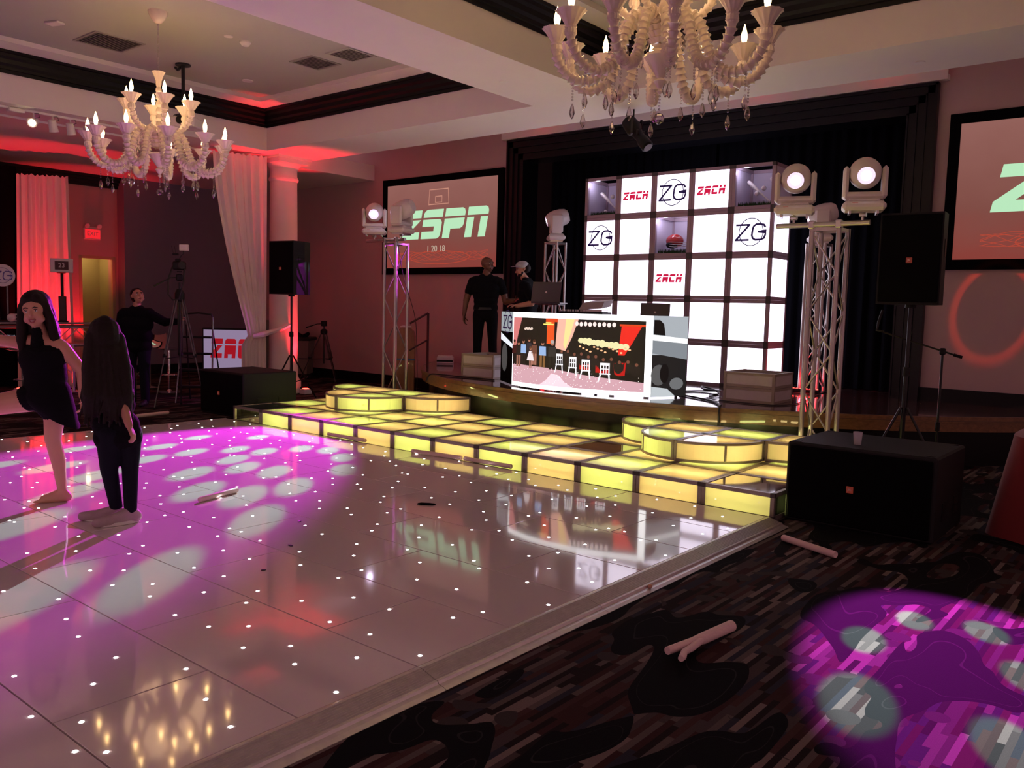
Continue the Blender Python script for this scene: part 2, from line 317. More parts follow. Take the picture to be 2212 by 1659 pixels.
# walls
struct(MB().bb(-18, -9.53, YW, YW+.2, 0, ZT).build('wall_back', 'wallp')); struct(MB().bb(-2.75, 2.5, YW, YW+.2, 0, ZT).build('wall_back_right', 'wallp')); struct(MB().bb(-9.53, -2.75, YW, YW+.2, 4.42, ZT).build('wall_back_top', 'wallp'))
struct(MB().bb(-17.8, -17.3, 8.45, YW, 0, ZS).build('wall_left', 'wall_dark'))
w = MB(); w.bb(-17.9, -17.6, -5, 7.66, 0, ZS); w.bb(-17.9, -17.6, 7.66, 8.39, 2.42, ZS); w.bb(-17.9, -17.6, 8.39, 8.46, 0, ZS)
struct(w.build('wall_left_recess', 'wallp'))
w = MB(); w.bb(-10.2, -2.0, 12.76, 12.9, 0, ZT+.1); struct(w.build('wall_stage', 'blackpaint'))
b = MB(); b.bb(-17.3, -11.2, YW-.025, YW, 0, .19); struct(b.build('baseboard_back', 'base'))
b = MB(); b.bb(-2.75, 2.5, YW-.025, YW, ZST, ZST+.17); struct(b.build('baseboard_right', 'base'))
b = MB(); b.bb(-17.3, -17.275, 8.45, YW, 0, .19); struct(b.build('baseboard_left', 'base'))
# ceiling : soffit grid, raised trays, crown bands
TR = [(-12.05, -6.55, .3, 8.25), (-5.53, .6, .3, 8.25)]
c = MB()
c.bb(-13.02, 2.5, 8.25, 9.28, ZS, ZS+.36); c.bb(-12.45, -12.05, -1, 8.25, ZS, ZS+.36); c.bb(-6.55, -5.53, -1, 8.25, ZS, ZS+.36); c.bb(.6, 2.5, -1, 8.25, ZS, ZS+.36)
c.bb(-12.05, -6.55, -1, .3, ZS, ZS+.36); c.bb(-5.53, .6, -1, .3, ZS, ZS+.36)
struct(c.build('ceiling', 'ceil'))
c = MB(); c.bb(-18, -13.02, -1, YW, ZS, ZS+.3); c.bb(-13.02, -12.45, -1, 8.25, ZS+.03, ZS+.3); struct(c.build('ceiling_side', 'ceil'))
c = MB(); c.bb(-13.3, 2.5, 9.28, 12.9, ZT, ZT+.1); c.bb(-13.02, 2.5, 9.2, 9.28, ZS+.3, ZT+.05); struct(c.build('ceiling_stage', 'ceil'))
def ring(mb, x0, x1, y0, y1, prof):
    """sweeps an (inset, z) profile round a rectangle with mitred corners"""
    k = len(prof); vs = []
    for ins, z in prof: vs += [(x0+ins, y0+ins, z), (x1-ins, y0+ins, z), (x1-ins, y1-ins, z), (x0+ins, y1-ins, z)]
    mb._add(vs, [(i*4+j, i*4+(j+1) % 4, (i+1)*4+(j+1) % 4, (i+1)*4+j) for i in range(k-1) for j in range(4)])
for i, (x0, x1, y0, y1) in enumerate(TR):
    m = MB(); ring(m, x0, x1, y0, y1, [(0, ZS+.36), (.018, ZS+.355), (.022, ZS+.40), (.045, ZS+.405), (.05, ZS+.44), (.075, ZS+.47), (.085, ZS+.52), (.11, ZS+.55), (.115, ZS+.585), (.135, ZS+.59), (.135, ZS+.625), (0, ZS+.625)])
    struct(m.build('trim_%d' % (i+1), 'crown'))
    m = MB(); ring(m, x0, x1, y0, y1, [(-.02, ZS+.625), (.12, ZS+.625), (.36, ZS+.66), (.36, ZT+.02), (-.02, ZT+.02)]); struct(m.build('ceiling_cove', 'ceil'))
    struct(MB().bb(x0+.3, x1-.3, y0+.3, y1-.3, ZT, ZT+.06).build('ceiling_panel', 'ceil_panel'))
# dark crown on the lounge side wall
m = MB()
for z, d in ((3.80, .05), (3.86, .09), (3.92, .14), (3.97, .2)): m.bb(-17.6, -17.6+d, -5, 8.45, z, z+.06 if z < 3.95 else ZS)
struct(m.build('trim_3', 'crown'))
# proscenium frame with reeded mouldings
m = MB(); x0, x1, zt = -9.53, -2.75, 4.42
for k, (o, wd, d) in enumerate(((0, .03, .10), (.03, .09, .07), (.12, .015, .09), (.135, .09, .06), (.225, .015, .08), (.24, .09, .05), (.33, .02, .07))):
    y0 = YW-d
    m.bb(x0+o, x0+o+wd, y0, YW+.35, ZST, zt-o); m.bb(x1-o-wd, x1-o, y0, YW+.35, ZST, zt-o); m.bb(x0+o, x1-o, y0, YW+.35, zt-o-wd, zt-o)
struct(m.build('trim_4', 'blackpaint'))
m = MB(); m.bb(x0-.1, x1+.1, YW-.12, YW, 4.435, 4.50); m.bb(x0-.1, x1+.1, YW-.12, YW-.10, 4.50, 4.585); struct(m.build('trim_5', 'ceil'))
# stage curtain : pleated black drape
def pleats(mb, x0, x1, y, z0, z1, amp, per, rows=6, fx=None):
    n = int((x1-x0)/per*8); vs = []
    for r in range(rows+1):
        t = r/rows
        for i in range(n+1):
            x = x0+(x1-x0)*i/n; ph = 2*math.pi*x/per; yy = y+amp*(.6*math.sin(ph)+.4*math.sin(ph*.43+1.3))*(.6+.4*t)
            vs.append((x+.02*math.sin(ph*.7)*t, yy, z1+(z0-z1)*t))
    mb._add(vs, [(r*(n+1)+i, r*(n+1)+i+1, (r+1)*(n+1)+i+1, (r+1)*(n+1)+i) for r in range(rows) for i in range(n)])
for k, (a, b2, lab) in enumerate(((-9.3, -6.11, 'black pleated stage curtain behind the standing men and the thin truss tower'), (-6.07, -2.95, 'black pleated stage curtain behind the glowing cubes and the loudspeaker'))):
    m = MB(); pleats(m, a, b2, 12.3, ZST+.01, 4.5, .06, .17); o = m.build('stage_curtain', 'curtain', smooth=True); tag(o, lab, 'curtain')
# ------------------------------------------------------------------ stage
SX, SR = -6.0, 5.8; SY = 8.2+SR
def arc_pts(r, y1=YW, n=56):
    a1 = math.acos((SY-y1)/r); return [(SX+r*math.sin(-a1+2*a1*i/n), SY-r*math.cos(-a1+2*a1*i/n)) for i in range(n+1)]
stage = thing('stage', 'low curved stage with glossy dark top and wooden edge', 'stage')
P = arc_pts(SR-.03)+[(-2.76, YW-.001), (-2.76, 12.75), (-9.52, 12.75), (-9.52, YW-.001)]
MB().prism(P, lambda a, b: (a, b, ZST), lambda a, b: (a, b, ZST-.05)).build('stage_top', 'stage_top', stage)
for nm, r0, r1, z0, z1, mt in (('edge_nosing', SR-.12, SR, ZST-.045, ZST-.002, 'stage_edge'), ('edge_board', SR-.12, SR-.02, ZST-.165, ZST-.045, 'stage_edge'), ('edge_bead', SR-.12, SR-.008, ZST-.068, ZST-.05, 'stage_edge'), ('kick_face', SR-.3, SR-.14, 0, ZST-.05, 'stage_face')):
    A, B = arc_pts(r1), arc_pts(r0); m = MB(); n = len(A); vs = []
    for (x, y), (xx, yy) in zip(A, B): vs += [(x, y, z0), (x, y, z1), (xx, yy, z1), (xx, yy, z0)]
    m._add(vs, [(i*4+j, i*4+(j+1) % 4, (i+1)*4+(j+1) % 4, (i+1)*4+j) for i in range(n-1) for j in range(4)]); m.build(nm, mt, stage, smooth=True)
# ------------------------------------------------------------------ dance floor
T = .61; DX0, DX1, DY1, DZ = -2.48, -2.48-12*T, 6.10, .05
dance = thing('dance_floor', 'glossy white dance floor studded with tiny white lights', 'dance floor', (0, 0, 0))
MB().bb(DX1, DX0, DY1-12*T, DY1, 0, .02).build('underlay', 'floor_gap', dance)
g = .0036
def panel_mesh(n): return MB().rbox((-n*T/2, T/2, .035), (n*T-2*g, T-2*g, .03), .0012).mesh('floor_panel', 'dance')
PM = {1: panel_mesh(1), 2: panel_mesh(2)}
star_me = MB().lathe([(.0085, 0), (.0085, .0015), (.005, .0025)], n=10).mesh('star_light', 'led_white')
PAT = {'A': [(.10, .37), (.42, .81), (.65, .45), (.93, .62), (1.15, .37), (1.48, .63), (1.69, .42), (1.94, .91)], 'B': [(.1, .11), (.4, .6), (.65, .25), (.91, .85), (1.12, .14), (1.46, .84), (1.68, .16), (1.97, .62)],
       'C': [(.08, .61), (.37, .1), (.58, .95), (.91, .36), (1.17, .95), (1.36, .31), (1.71, .69), (1.93, .14)], 'D': [(.12, .91), (.34, .39), (.64, .68), (.83, .1), (1.2, .67), (1.45, .06), (1.62, .76), (1.89, .12)]}
ROWS = {0: 'DDAB', 1: 'AABC', 2: 'BBDA', 3: 'CDBA', 4: 'CACB', 5: 'CDAB', 6: 'BBCD', 7: 'BACD', -1: 'CBAD'}
rnd = random.Random(3); stars = []
for r in range(-4, 8):
    y = 1.22+r*T; odd = (r % 2 == 0); off = 0; k = -1 if odd else 0
    while off < 12*T-.01:
        n = 1 if ((odd and k == -1) or 12*T-off < 2*T-.01) else 2
        p = obj('floor_panel', PM[n], dance, (DX0-off, y, 0))
        seq = ROWS.get(r, 'ABCD'); ty = seq[k] if 0 <= k < len(seq) else rnd.choice('ABCD')
        for (u, v) in PAT[ty]:
            if k == -1: u -= 1
            if 0 < u < n and k == -1 or (k >= 0 and u < n): stars.append((DX0-off-u*T, y+v*T, p, -u*T, v*T))
        off += n*T; k += 1
vis = [s for s in stars if s[1] > .7 and not (s[1] < 3.4 and s[0]+s[1]*1.35 < -7.4)]
vis.sort(key=lambda s: s[0]**2+s[1]**2); keep = set(id(s) for s in vis[:296]); rest = MB()
for s in stars:
    if id(s) in keep: obj('star_light', star_me, s[2], (s[3], s[4], .0495))
    else: rest.lathe([(.0085, .0495), (.0085, .051), (.005, .052)], (s[0], s[1], 0), 8)
o = rest.build('star_light', 'led_white', dance); o['kind'] = 'stuff'
# sloping aluminium edge ramp, segment by segment, and the plain left edge
def ramp_mesh(L_):
    m = MB(); prof = [(0, .05), (.012, .0515)]; 
    for i in range(9): prof += [(.018+i*.011, .050-i*.0032), (.024+i*.011, .0515-i*.0032)]
    prof += [(.122, .023), (.128, .012), (.15, .009), (.172, .002), (.172, 0), (0, 0)]
    n = len(prof); vs = [(x, 0, z) for x, z in prof]+[(x, L_, z) for x, z in prof]
    return m._add(vs, [tuple(range(n)), tuple(range(2*n-1, n-1, -1))]+[(i, n+i, n+(i+1) % n, (i+1) % n) for i in range(n)]).mesh('edge_ramp', 'ramp')
rm = ramp_mesh(2*T-.003)
for i in range(6): obj('edge_ramp', rm, dance, (DX0, DY1-12*T+i*2*T, 0))
for i in range(6): obj('edge_ramp', rm, dance, (DX1, DY1-12*T+(i+1)*2*T, 0), (0, 0, math.pi))
# ------------------------------------------------------------------ glowing platform boxes
PZ = .21; PX1, PY0 = -2.46, 6.185
def frame_box(sx, sy, h, e=.032, mt=('platform_frame', 'platform_joint')):
    m = MB()
    for z in (e/2, h-e/2):
        m.bb(0, sx, 0, e, z-e/2, z+e/2); m.bb(0, sx, sy-e, sy, z-e/2, z+e/2); m.bb(0, e, e, sy-e, z-e/2, z+e/2); m.bb(sx-e, sx, e, sy-e, z-e/2, z+e/2)
    for x in (e/2, sx-e/2):
        for y in (e/2, sy-e/2): m.bb(x-e/2, x+e/2, y-e/2, y+e/2, e, h-e)
    m.cur = 1
    for x in (e/2, sx-e/2):
        for y in (e/2, sy-e/2):
            for z in (e/2, h-e/2): m.box((x, y, z), (e+.004, e+.004, e+.003))
    m.cur = 0
    return m.mesh('frame', list(mt))
S6 = T-.004
box_frame = frame_box(S6, S6, PZ); tray_me = MB().bb(.01, S6-.01, .01, S6-.01, .003, .008).mesh('base_tray', 'white_paint')
tube_me = {c: MB().cyl((.07, .30, .085), (S6-.07, .30, .085), .013, n=10).mesh('light_tube', 'tube_'+c) for c in ('lime', 'peach')}
def sheets(c):
    return {'top': MB().quad((.02, .02, PZ-.004), (S6-.02, .02, PZ-.004), (S6-.02, S6-.02, PZ-.004), (.02, S6-.02, PZ-.004)).mesh('top_panel', c), 'front': MB().quad((.02, .006, .02), (S6-.02, .006, .02), (S6-.02, .006, PZ-.02), (.02, .006, PZ-.02)).mesh('front_panel', c),
            'left': MB().quad((.006, .02, .02), (.006, S6-.02, .02), (.006, S6-.02, PZ-.02), (.006, .02, PZ-.02)).mesh('side_panel', c), 'right': MB().quad((S6-.006, .02, .02), (S6-.006, S6-.02, .02), (S6-.006, S6-.02, PZ-.02), (S6-.006, .02, PZ-.02)).mesh('side_panel', c),
            'back': MB().quad((.02, S6-.006, .02), (S6-.02, S6-.006, .02), (S6-.02, S6-.006, PZ-.02), (.02, S6-.006, PZ-.02)).mesh('back_panel', c)}
SHT = {'lime': sheets('sheet_lime'), 'peach': sheets('sheet_peach'), 'clear': sheets('clear_sheet')}
for j in range(3):
    for i in range(12):
        x = PX1-12*T+i*T; y = PY0+j*T; colr = 'lime' if (i+j) % 2 else 'peach'; clear = (i, j) in ((0, 0), (11, 0), (8, 1))
        if clear: lab = {(0, 0): 'unlit clear acrylic platform box next to the low bass cabinet', (11, 0): 'see-through acrylic platform box at the dance floor corner', (8, 1): 'see-through acrylic platform box in front of the curved riser'}[(i, j)]; grp = None
        else: lab = '%s glowing square acrylic platform box %s' % ('lime green' if colr == 'lime' else 'peach orange', ('in the row along the dance floor', 'in the middle platform row', 'in the row against the stage')[j]); grp = '%s platform boxes row %d' % (colr, j)
        t = thing('light_box', lab, 'light box', (x, y, .0015), 0, grp)
        obj('frame', box_frame, t); obj('base_tray', tray_me, t); s = SHT['clear' if clear else colr]; sk = SHT[colr]
        obj('top_panel', s['top'], t)
        if j == 0: obj('front_panel', (s if i == 0 else SHT['peach'] if i == 11 else sk)['front'], t)
        if i == 0: obj('side_panel', s['left'], t)
        if i == 11: obj('side_panel', s['right'], t)
        if j == 2: obj('back_panel', sk['back'], t)
        if (i, j) != (0, 0): obj('light_tube', tube_me[colr], t)
RZ = .19
sq_frame = frame_box(S6, S6, RZ)
def quarter(colr, M):
    """quarter-round riser module; M maps local (corner at origin, arc in +x+y quadrant) to world"""
    r = S6; e = .024; n = 10; A = [(r*math.cos(math.pi/2*i/n), r*math.sin(math.pi/2*i/n)) for i in range(n+1)]; B = [(x*(r-e)/r, y*(r-e)/r) for x, y in A]
    m = MB()
    for z0, z1 in ((0, e), (RZ-e, RZ)):
        for i in range(n):
            m.prism([A[i], A[i+1], B[i+1], B[i]], lambda a, b: M(a, b, z0), lambda a, b: M(a, b, z1))
        m.prism([(0, 0), (r, 0), (r, e), (0, e)], lambda a, b: M(a, b, z0), lambda a, b: M(a, b, z1)); m.prism([(0, 0), (e, 0), (e, r), (0, r)], lambda a, b: M(a, b, z0), lambda a, b: M(a, b, z1))
    for (px, py) in ((0, 0), (r-e, 0), (0, r-e)): m.prism([(px, py), (px+e, py), (px+e, py+e), (px, py+e)], lambda a, b: M(a, b, e), lambda a, b: M(a, b, RZ-e))
    mm = A[n//2]; m.cyl(M(mm[0]*.985, mm[1]*.985, e), M(mm[0]*.985, mm[1]*.985, RZ-e), .012, n=8)
    q = MB(); rr = r-.006; AA = [(rr*math.cos(math.pi/2*i/n), rr*math.sin(math.pi/2*i/n)) for i in range(n+1)]
    for i in range(n): q.quad(M(*AA[i], .02), M(*AA[i+1], .02), M(*AA[i+1], RZ-.02), M(*AA[i], RZ-.02))
    tp = MB(); k = [(0.02, .02)]+AA; tp._add([M(x, y, RZ-.004) for x, y in k], [tuple(range(len(k)))])
    tb = MB().cyl(M(.12, .40, .085), M(.40, .12, .085), .012, n=10); bt = MB(); bt._add([M(x, y, .006) for x, y in k], [tuple(range(len(k)))])
    return m, q, tp, tb, bt
for cxr, where in ((-8.57, 'by the slim truss tower'), (-3.72, 'by the wide truss tower')):
    yc = 7.505
    mods = [('q', 0, -1, cxr-.002, yc-.004, -1, -1), ('q', 1, 0, cxr+.002, yc-.004, 1, -1), ('q', 0, 0, cxr-T-.004, yc+T, -1, -1), ('q', 1, 1, cxr+T+.004, yc+T, 1, -1)]
    for q_i, (_, a, b, ox, oy, sx, sy) in enumerate(mods):
        colr = ('lime', 'peach', 'lime', 'peach')[q_i] if cxr > -5 else ('peach', 'lime', 'lime', 'peach')[q_i]
        t = thing('riser_module', 'quarter-round %s glowing riser box on the platform %s' % ('lime' if colr == 'lime' else 'peach', where), 'light box', (ox, oy, PZ+.0045), 0, 'round riser boxes')
        ms = quarter(colr, lambda a, b, z, sx=sx, sy=sy: (a*sx, b*sy, z))
        for mb, nm, mt in zip(ms, ('frame', 'curved_panel', 'top_panel', 'light_tube', 'base_tray'), ('platform_frame', 'sheet_'+colr, 'sheet_'+colr, 'tube_'+colr, 'white_paint')): mb.build(nm, mt, t)
    for s_i in (0, 1):
        colr = ('peach', 'lime')[s_i]
        t = thing('riser_module', 'square %s glowing riser box on the platform %s' % (colr, where), 'light box', (cxr-T+s_i*T+.002, yc+.002, PZ+.0045), 0, 'square riser boxes')
        obj('frame', sq_frame, t); obj('base_tray', tray_me, t); obj('light_tube', tube_me[colr], t)
        MB().quad((.02, .02, RZ-.004), (S6-.02, .02, RZ-.004), (S6-.02, S6-.02, RZ-.004), (.02, S6-.02, RZ-.004)).build('top_panel', 'sheet_'+colr, t)
# ------------------------------------------------------------------ wall of glowing cubes
LX, LY = -7.65, 11.0; Q = .61
emis('cube_glow', (.90, .82, 1), 2.6); mat('cube_frame', (.40, .31, .37), .4, metal=.2); emis('print_dark', S((.10, .05, .22)), 1); mat('print_red', (.55, .01, .06), .6, emit=(.62, .01, .06), es=.8)
e = .046
cube_fr = frame_box(Q-.003, Q-.003, Q-.003, e, ('cube_frame', 'platform_joint')); q0 = Q-.003
fp = MB().bb(e, q0-e, .004, .012, e, q0-e).mesh('front_panel', 'cube_glow'); sp = MB().bb(q0-.012, q0-.004, e, q0-e, e, q0-e).mesh('side_panel', 'cube_glow')
bx = MB(); bx.bb(e, q0-e, q0-.03, q0-.01, e, q0-e); bx.bb(.006, .012, e, q0-e, e, q0-e); bx.bb(q0-.012, q0-.006, e, q0-e, e, q0-e); bx.bb(e, q0-e, e, q0-e, .006, .012); mat('show_inside', (.55, .50, .62), .5)
show_in = bx.mesh('lining', 'show_inside')
CUBES = {(1, 4): 'ZACH', (3, 4): 'ZACH', (2, 2): 'ZACH', (2, 4): 'ZG', (0, 3): 'ZG', (4, 3): 'ZG', (0, 4): 'box', (4, 4): 'box', (2, 3): 'box'}
for i in range(5):
    for j in range(5):
        k = CUBES.get((i, j)); pos = {(1, 4): 'beside the bat showcase near the silver tower', (3, 4): 'in the top row beside the bat showcase on the tower side', (2, 2): 'below the helmet showcase', (2, 4): 'above the helmet showcase', (0, 3): 'below the bat showcase beside the thin tower', (4, 3): 'below the bat showcase beside the wide tower', (0, 4): 'over the ZG cube nearest the standing men', (4, 4): 'at the top corner beside the moving lights', (2, 3): ''}.get((i, j), '')
        if k == 'ZACH': lab = 'white glowing cube printed ZACH in red ' + {(1, 4): 'in the top row, nearer the laptop desk', (3, 4): 'in the top row, nearer the big loudspeaker', (2, 2): 'directly below the helmet showcase'}[(i, j)]
        elif k == 'ZG': lab = 'glowing cube with dark ZG circle monogram ' + {(2, 4): 'between two red ZACH cubes', (0, 3): 'beside the thin truss tower', (4, 3): 'beside the red lit truss tower'}[(i, j)]
        elif k == 'box': lab = {(0, 4): 'open showcase cube holding bat and balls, dark inside, nearest the standing men', (4, 4): 'open showcase cube holding bat and balls, above a ZG cube by the moving lights', (2, 3): 'open showcase cube with red helmet in the cube wall'}[(i, j)]
        else: lab = 'plain white glowing cube ' + ('standing on the stage floor', 'in the second layer above the stage floor', 'in the layer below the helmet showcase', 'in the layer of the helmet showcase', '')[j]
        t = thing('light_cube' if k != 'box' else 'showcase_cube', lab, 'light cube', (LX+i*Q, LY, ZST+j*Q), 0, ('plain glowing cubes layer %d' % (j+1)) if k is None else None)
        obj('frame', cube_fr, t)
        if k == 'box': obj('lining', show_in, t)
        else:
            obj('front_panel', fp, t); obj('side_panel', sp, t)
        F = lambda a, b, d: (a, .0035-d, b)
        if k == 'ZACH': m = MB(); word(m, 'ZACH', .075, .235, .092, .12, .018, F); m.build('lettering', 'print_red', t)
        if k == 'ZG': m = MB(); monogram(m, q0/2, q0/2, .44, F, .062); m.build('monogram', 'print_dark', t)
def grass_tray(x, y, z, lab):
    t = thing('turf_tray', lab, 'turf', (x, y, z)); MB().bb(0, .50, 0, .16, 0, .03).build('tray', 'blackplastic', t)
    m = MB(); rr = random.Random(1)
    for _ in range(420):
        a, b = rr.uniform(.005, .495), rr.uniform(.005, .155); h = rr.uniform(.05, .085); dx, dy = rr.uniform(-.012, .012), rr.uniform(-.012, .012)
        m._add([(a-.004, b, .03), (a+.004, b, .03), (a+dx, b+dy, .03+h)], [(0, 1, 2)])
    o = m.build('turf', 'grass', t); o['kind'] = 'stuff'
def bat(x, y, z, ang, lab):
    o = MB().lathe([(.018, 0), (.02, .012), (.011, .03), (.012, .2), (.02, .3), (.028, .42), (.029, .5), (.02, .52)], n=14).build('baseball_bat', 'bat', smooth=True, loc=(x, y, z), rot=(0, R(ang), 0)); tag(o, lab, 'bat')
for i, j in ((0, 4), (4, 4)):
    x, z = LX+i*Q, ZST+j*Q; nm = 'nearest the standing men' if i == 0 else 'beside the moving lights'
    grass_tray(x+.055, LY+.06, z+.013, 'strip of green turf in the bat showcase '+nm); bat(x+.48, LY+.30, z+.07, -48, 'pale baseball bat leaning in the showcase '+nm)
    for q, (a, b) in enumerate(((.36, .34), (.43, .28), (.2, .12)) if i == 0 else ((.36, .30), (.25, .24), (.5, .13), (.44, .43))):
        o = MB().sph((0, 0, 0), .034, 14).build('baseball', 'ball', smooth=True, loc=(x+a, LY+.22+.03*q, z+b)); tag(o, 'white baseball in the bat showcase '+nm, 'ball', 'showcase baseballs '+nm)
x, z = LX+2*Q, ZST+3*Q; grass_tray(x+.055, LY+.06, z+.013, 'strip of green turf under the red helmet')
for i_, j_ in ((0, 4), (4, 4), (2, 3)):
    l_ = bpy.data.lights.new('showcase_lamp_and_fill', 'POINT'); l_.energy = 1.6; l_.color = (.80, .74, 1); l_.shadow_soft_size = .03; o_ = bpy.data.objects.new('showcase_lamp_and_fill', l_); COL.objects.link(o_); o_.location = (LX+i_*Q+.14, LY+.12, ZST+j_*Q+.52)  # lamp in the helmet showcase; those in the bat showcases added as fill light
t = thing('helmet', 'glossy red sports helmet with face cage in the showcase', 'helmet', (x+.205, LY+.3, z+.245))
MB().sph((0, 0, 0), .12, 18, (1.15, .9, .85)).build('shell', 'helmet', t, True); MB().sph((-.02, -.03, -.06), .10, 14, (1, .8, .55)).build('padding', 'blackplastic', t, True)
for k in range(3): MB().tube([(-.05, -.09, -.02-.03*k), (.08, -.15, -.03-.035*k), (.17, -.07, -.03-.03*k), (.16, .05, -.02-.03*k)], .006, 6).build('cage_bar', 'white_plastic', t, True)
t = tag(MB().sph((0, 0, 0), .085, 18, (1, 1, 1)).build('football', 'ball_red', smooth=True, loc=(x+.475, LY+.36, z+.21)), 'dark red ball beside the helmet in the showcase', 'ball')
# ------------------------------------------------------------------ projection screens
def screen(x0, x1, z0, z1, lab, txt):
    t = thing('projection_screen', lab, 'screen', (0, 0, 0)); y = YW-.06; bw = .12
    m = MB(); m.bb(x0, x1, y, YW, z1-bw, z1); m.bb(x0, x1, y, YW, z0, z0+bw); m.bb(x0, x0+bw, y, YW, z0+bw, z1-bw); m.bb(x1-bw, x1, y, YW, z0+bw, z1-bw); m.build('border', 'velvet', t)
    MB().bb(x0+bw, x1-bw, y+.02, YW, z0+bw, z1-bw).build('picture', 'screen_pic', t)
    F = lambda a, b, d: (a, y+.019-d, b); X0, X1, Z0, Z1 = x0+bw, x1-bw, z0+bw, z1-bw; ww, hh = X1-X0, Z1-Z0
    m = MB(); word(m, txt, X0+.13*ww, Z0+.34*hh, .175*ww, .34*hh, .022*ww, F, .2); m.build('lettering', 'screen_green', t)
    hx, hz = X0+.49*ww, Z0+.8*hh; m = MB()
    ribbon(m, [(hx-.09*ww, hz-.06*hh), (hx+.09*ww, hz-.06*hh), (hx+.085*ww, hz+.11*hh), (hx-.085*ww, hz+.11*hh)], .012, F, True); ribbon(m, [(hx-.03*ww, hz-.04*hh), (hx+.03*ww, hz-.04*hh), (hx+.03*ww, hz+.03*hh), (hx-.03*ww, hz+.03*hh)], .012, F, True); m.build('backboard_outline', 'screen_line', t)
    text('1 20 18', .16, 'screen_date', t, (X0+.47*ww, y+.0175, Z0+.22*hh), (R(90), 0, 0), 'date')
    m = MB(); rr = random.Random(5)
    for k in range(7):
        pts = []; xx = X0+.1*ww; 
        for q in range(16): pts.append((X0+(.1+.055*q)*ww, Z0+hh*(.13+.05*math.sin(q*.7+k)+.02*rr.random()))) 
        ribbon(m, pts, .006, F)
    ribbon(m, [(X0+ww*(.5+.27*math.cos(2*math.pi*q/30)), Z0+hh*(.12+.075*math.sin(2*math.pi*q/30))) for q in range(30)], .012, F, True); m.build('light_streaks', 'screen_red', t)
def screen_mat():
    m = bpy.data.materials.new('screen_pic'); m.use_nodes = True; nt = m.node_tree; N = nt.nodes; L = nt.links; p = N['Principled BSDF']; p.inputs['Base Color'].default_value = (.05, .04, .04, 1); p.inputs['Roughness'].default_value = .9
    tc = N.new('ShaderNodeTexCoord'); sp_ = N.new('ShaderNodeSeparateXYZ'); L.new(tc.outputs['Generated'], sp_.inputs[0]); cr = N.new('ShaderNodeValToRGB'); el = cr.color_ramp.elements
    el[0].position = 0; el[0].color = (*S((.56, .25, .22)), 1); el[1].position = .38; el[1].color = (*S((.52, .31, .28)), 1); e3 = el.new(1); e3.color = (*S((.60, .40, .37)), 1)
    n = N.new('ShaderNodeTexNoise'); n.inputs['Scale'].default_value = 5; ad = N.new('ShaderNodeMath'); ad.operation = 'MULTIPLY_ADD'; ad.inputs[1].default_value = .3; L.new(tc.outputs['Generated'], n.inputs['Vector']); L.new(n.outputs['Fac'], ad.inputs[0]); sb = N.new('ShaderNodeMath'); sb.operation = 'SUBTRACT'; sb.inputs[1].default_value = .15
    L.new(sp_.outputs[2], ad.inputs[2]); L.new(ad.outputs[0], sb.inputs[0]); L.new(sb.outputs[0], cr.inputs[0]); L.new(cr.outputs[0], p.inputs['Emission Color']); p.inputs['Emission Strength'].default_value = .85; MATS['screen_pic'] = m
screen_mat(); emis('screen_green', S((.74, .93, .76)), .95); emis('screen_line', S((.85, .60, .52)), .8); emis('screen_date', S((.82, .74, .66)), .8); emis('screen_red', S((.78, .30, .22)), .8)
screen(-12.70, -9.62, 2.17, 3.99, 'projection screen reading ZSPN behind the standing men', 'ZSPN'); screen(-2.60, .48, 2.17, 4.02, 'projection screen showing a big pale letter Z beside the loudspeaker', 'ZSPN')
# ------------------------------------------------------------------ column and drapes
t = thing('column', 'round white column washed with red light', 'column', (-12.45, 8.86, 0))
MB().lathe([(.285, 0), (.285, .1), (.30, .1), (.30, .2), (.262, .26), (.25, .3), (.225, 3.68)], n=40).build('shaft', 'column', t, True)
MB().lathe([(.225, 3.62), (.245, 3.64), (.25, 3.67), (.232, 3.70), (.226, 3.72), (.226, 3.82), (.25, 3.86), (.285, 3.9), (.29, 3.915)], n=40).build('capital', 'column', t, True)
m = MB(); m.bb(-.31, .31, -.31, .31, 3.915, 3.985); m.bb(-.34, .34, -.34, .34, 3.985, ZS); m.build('abacus', 'column', t)
def drape(name, lab, pts_top, z1, z0, pinch=None, fold=.05, per=.16, mt='sheer', amp=1, rows=24, spread=1):
    """hanging cloth; pts_top two ends; pinch=(z, x, y, w) gathers the cloth"""
    m = MB(); a, b = V((*pts_top[0], 0)), V((*pts_top[1], 0)); L_ = (b-a).length; u = (b-a)/L_; nrm = V((-u.y, u.x, 0)); n = int(L_/per*9); vs = []
    for r in range(rows+1):
        t = r/rows; z = z1+(z0-z1)*t
        for i in range(n+1):
            s = i/n; p = a+(b-a)*s; wgt = 0
            if pinch:
                zp, pxx, pyy, pw = pinch; q = V((pxx, pyy, 0))+u*((s-.5)*pw)
                if z > zp: wgt = 1-((z-zp)/(z1-zp)); wgt = wgt**1.5
                else: wgt = .80+.20*max(0, 1-(zp-z)/.15)
                p = p.lerp(q, wgt)
            else: p = a+(b-a)*(.5+(s-.5)*(1+(spread-1)*t))
            ph = 2*math.pi*s*L_/per; f = fold*(1-.65*wgt)*(.55*math.sin(ph)+.3*math.sin(ph*.37+1)+.15*math.sin(2.3*ph+2))
            p = p+nrm*f; vs.append((p.x, p.y, z+(.015*math.sin(ph*1.7) if r == 0 else 0)))
    m._add(vs, [(r*(n+1)+i, r*(n+1)+i+1, (r+1)*(n+1)+i+1, (r+1)*(n+1)+i) for r in range(rows) for i in range(n)])
    return m
t = thing('tied_drape', 'pale sheer drape tied back to the round column', 'drape', (0, 0, 0))
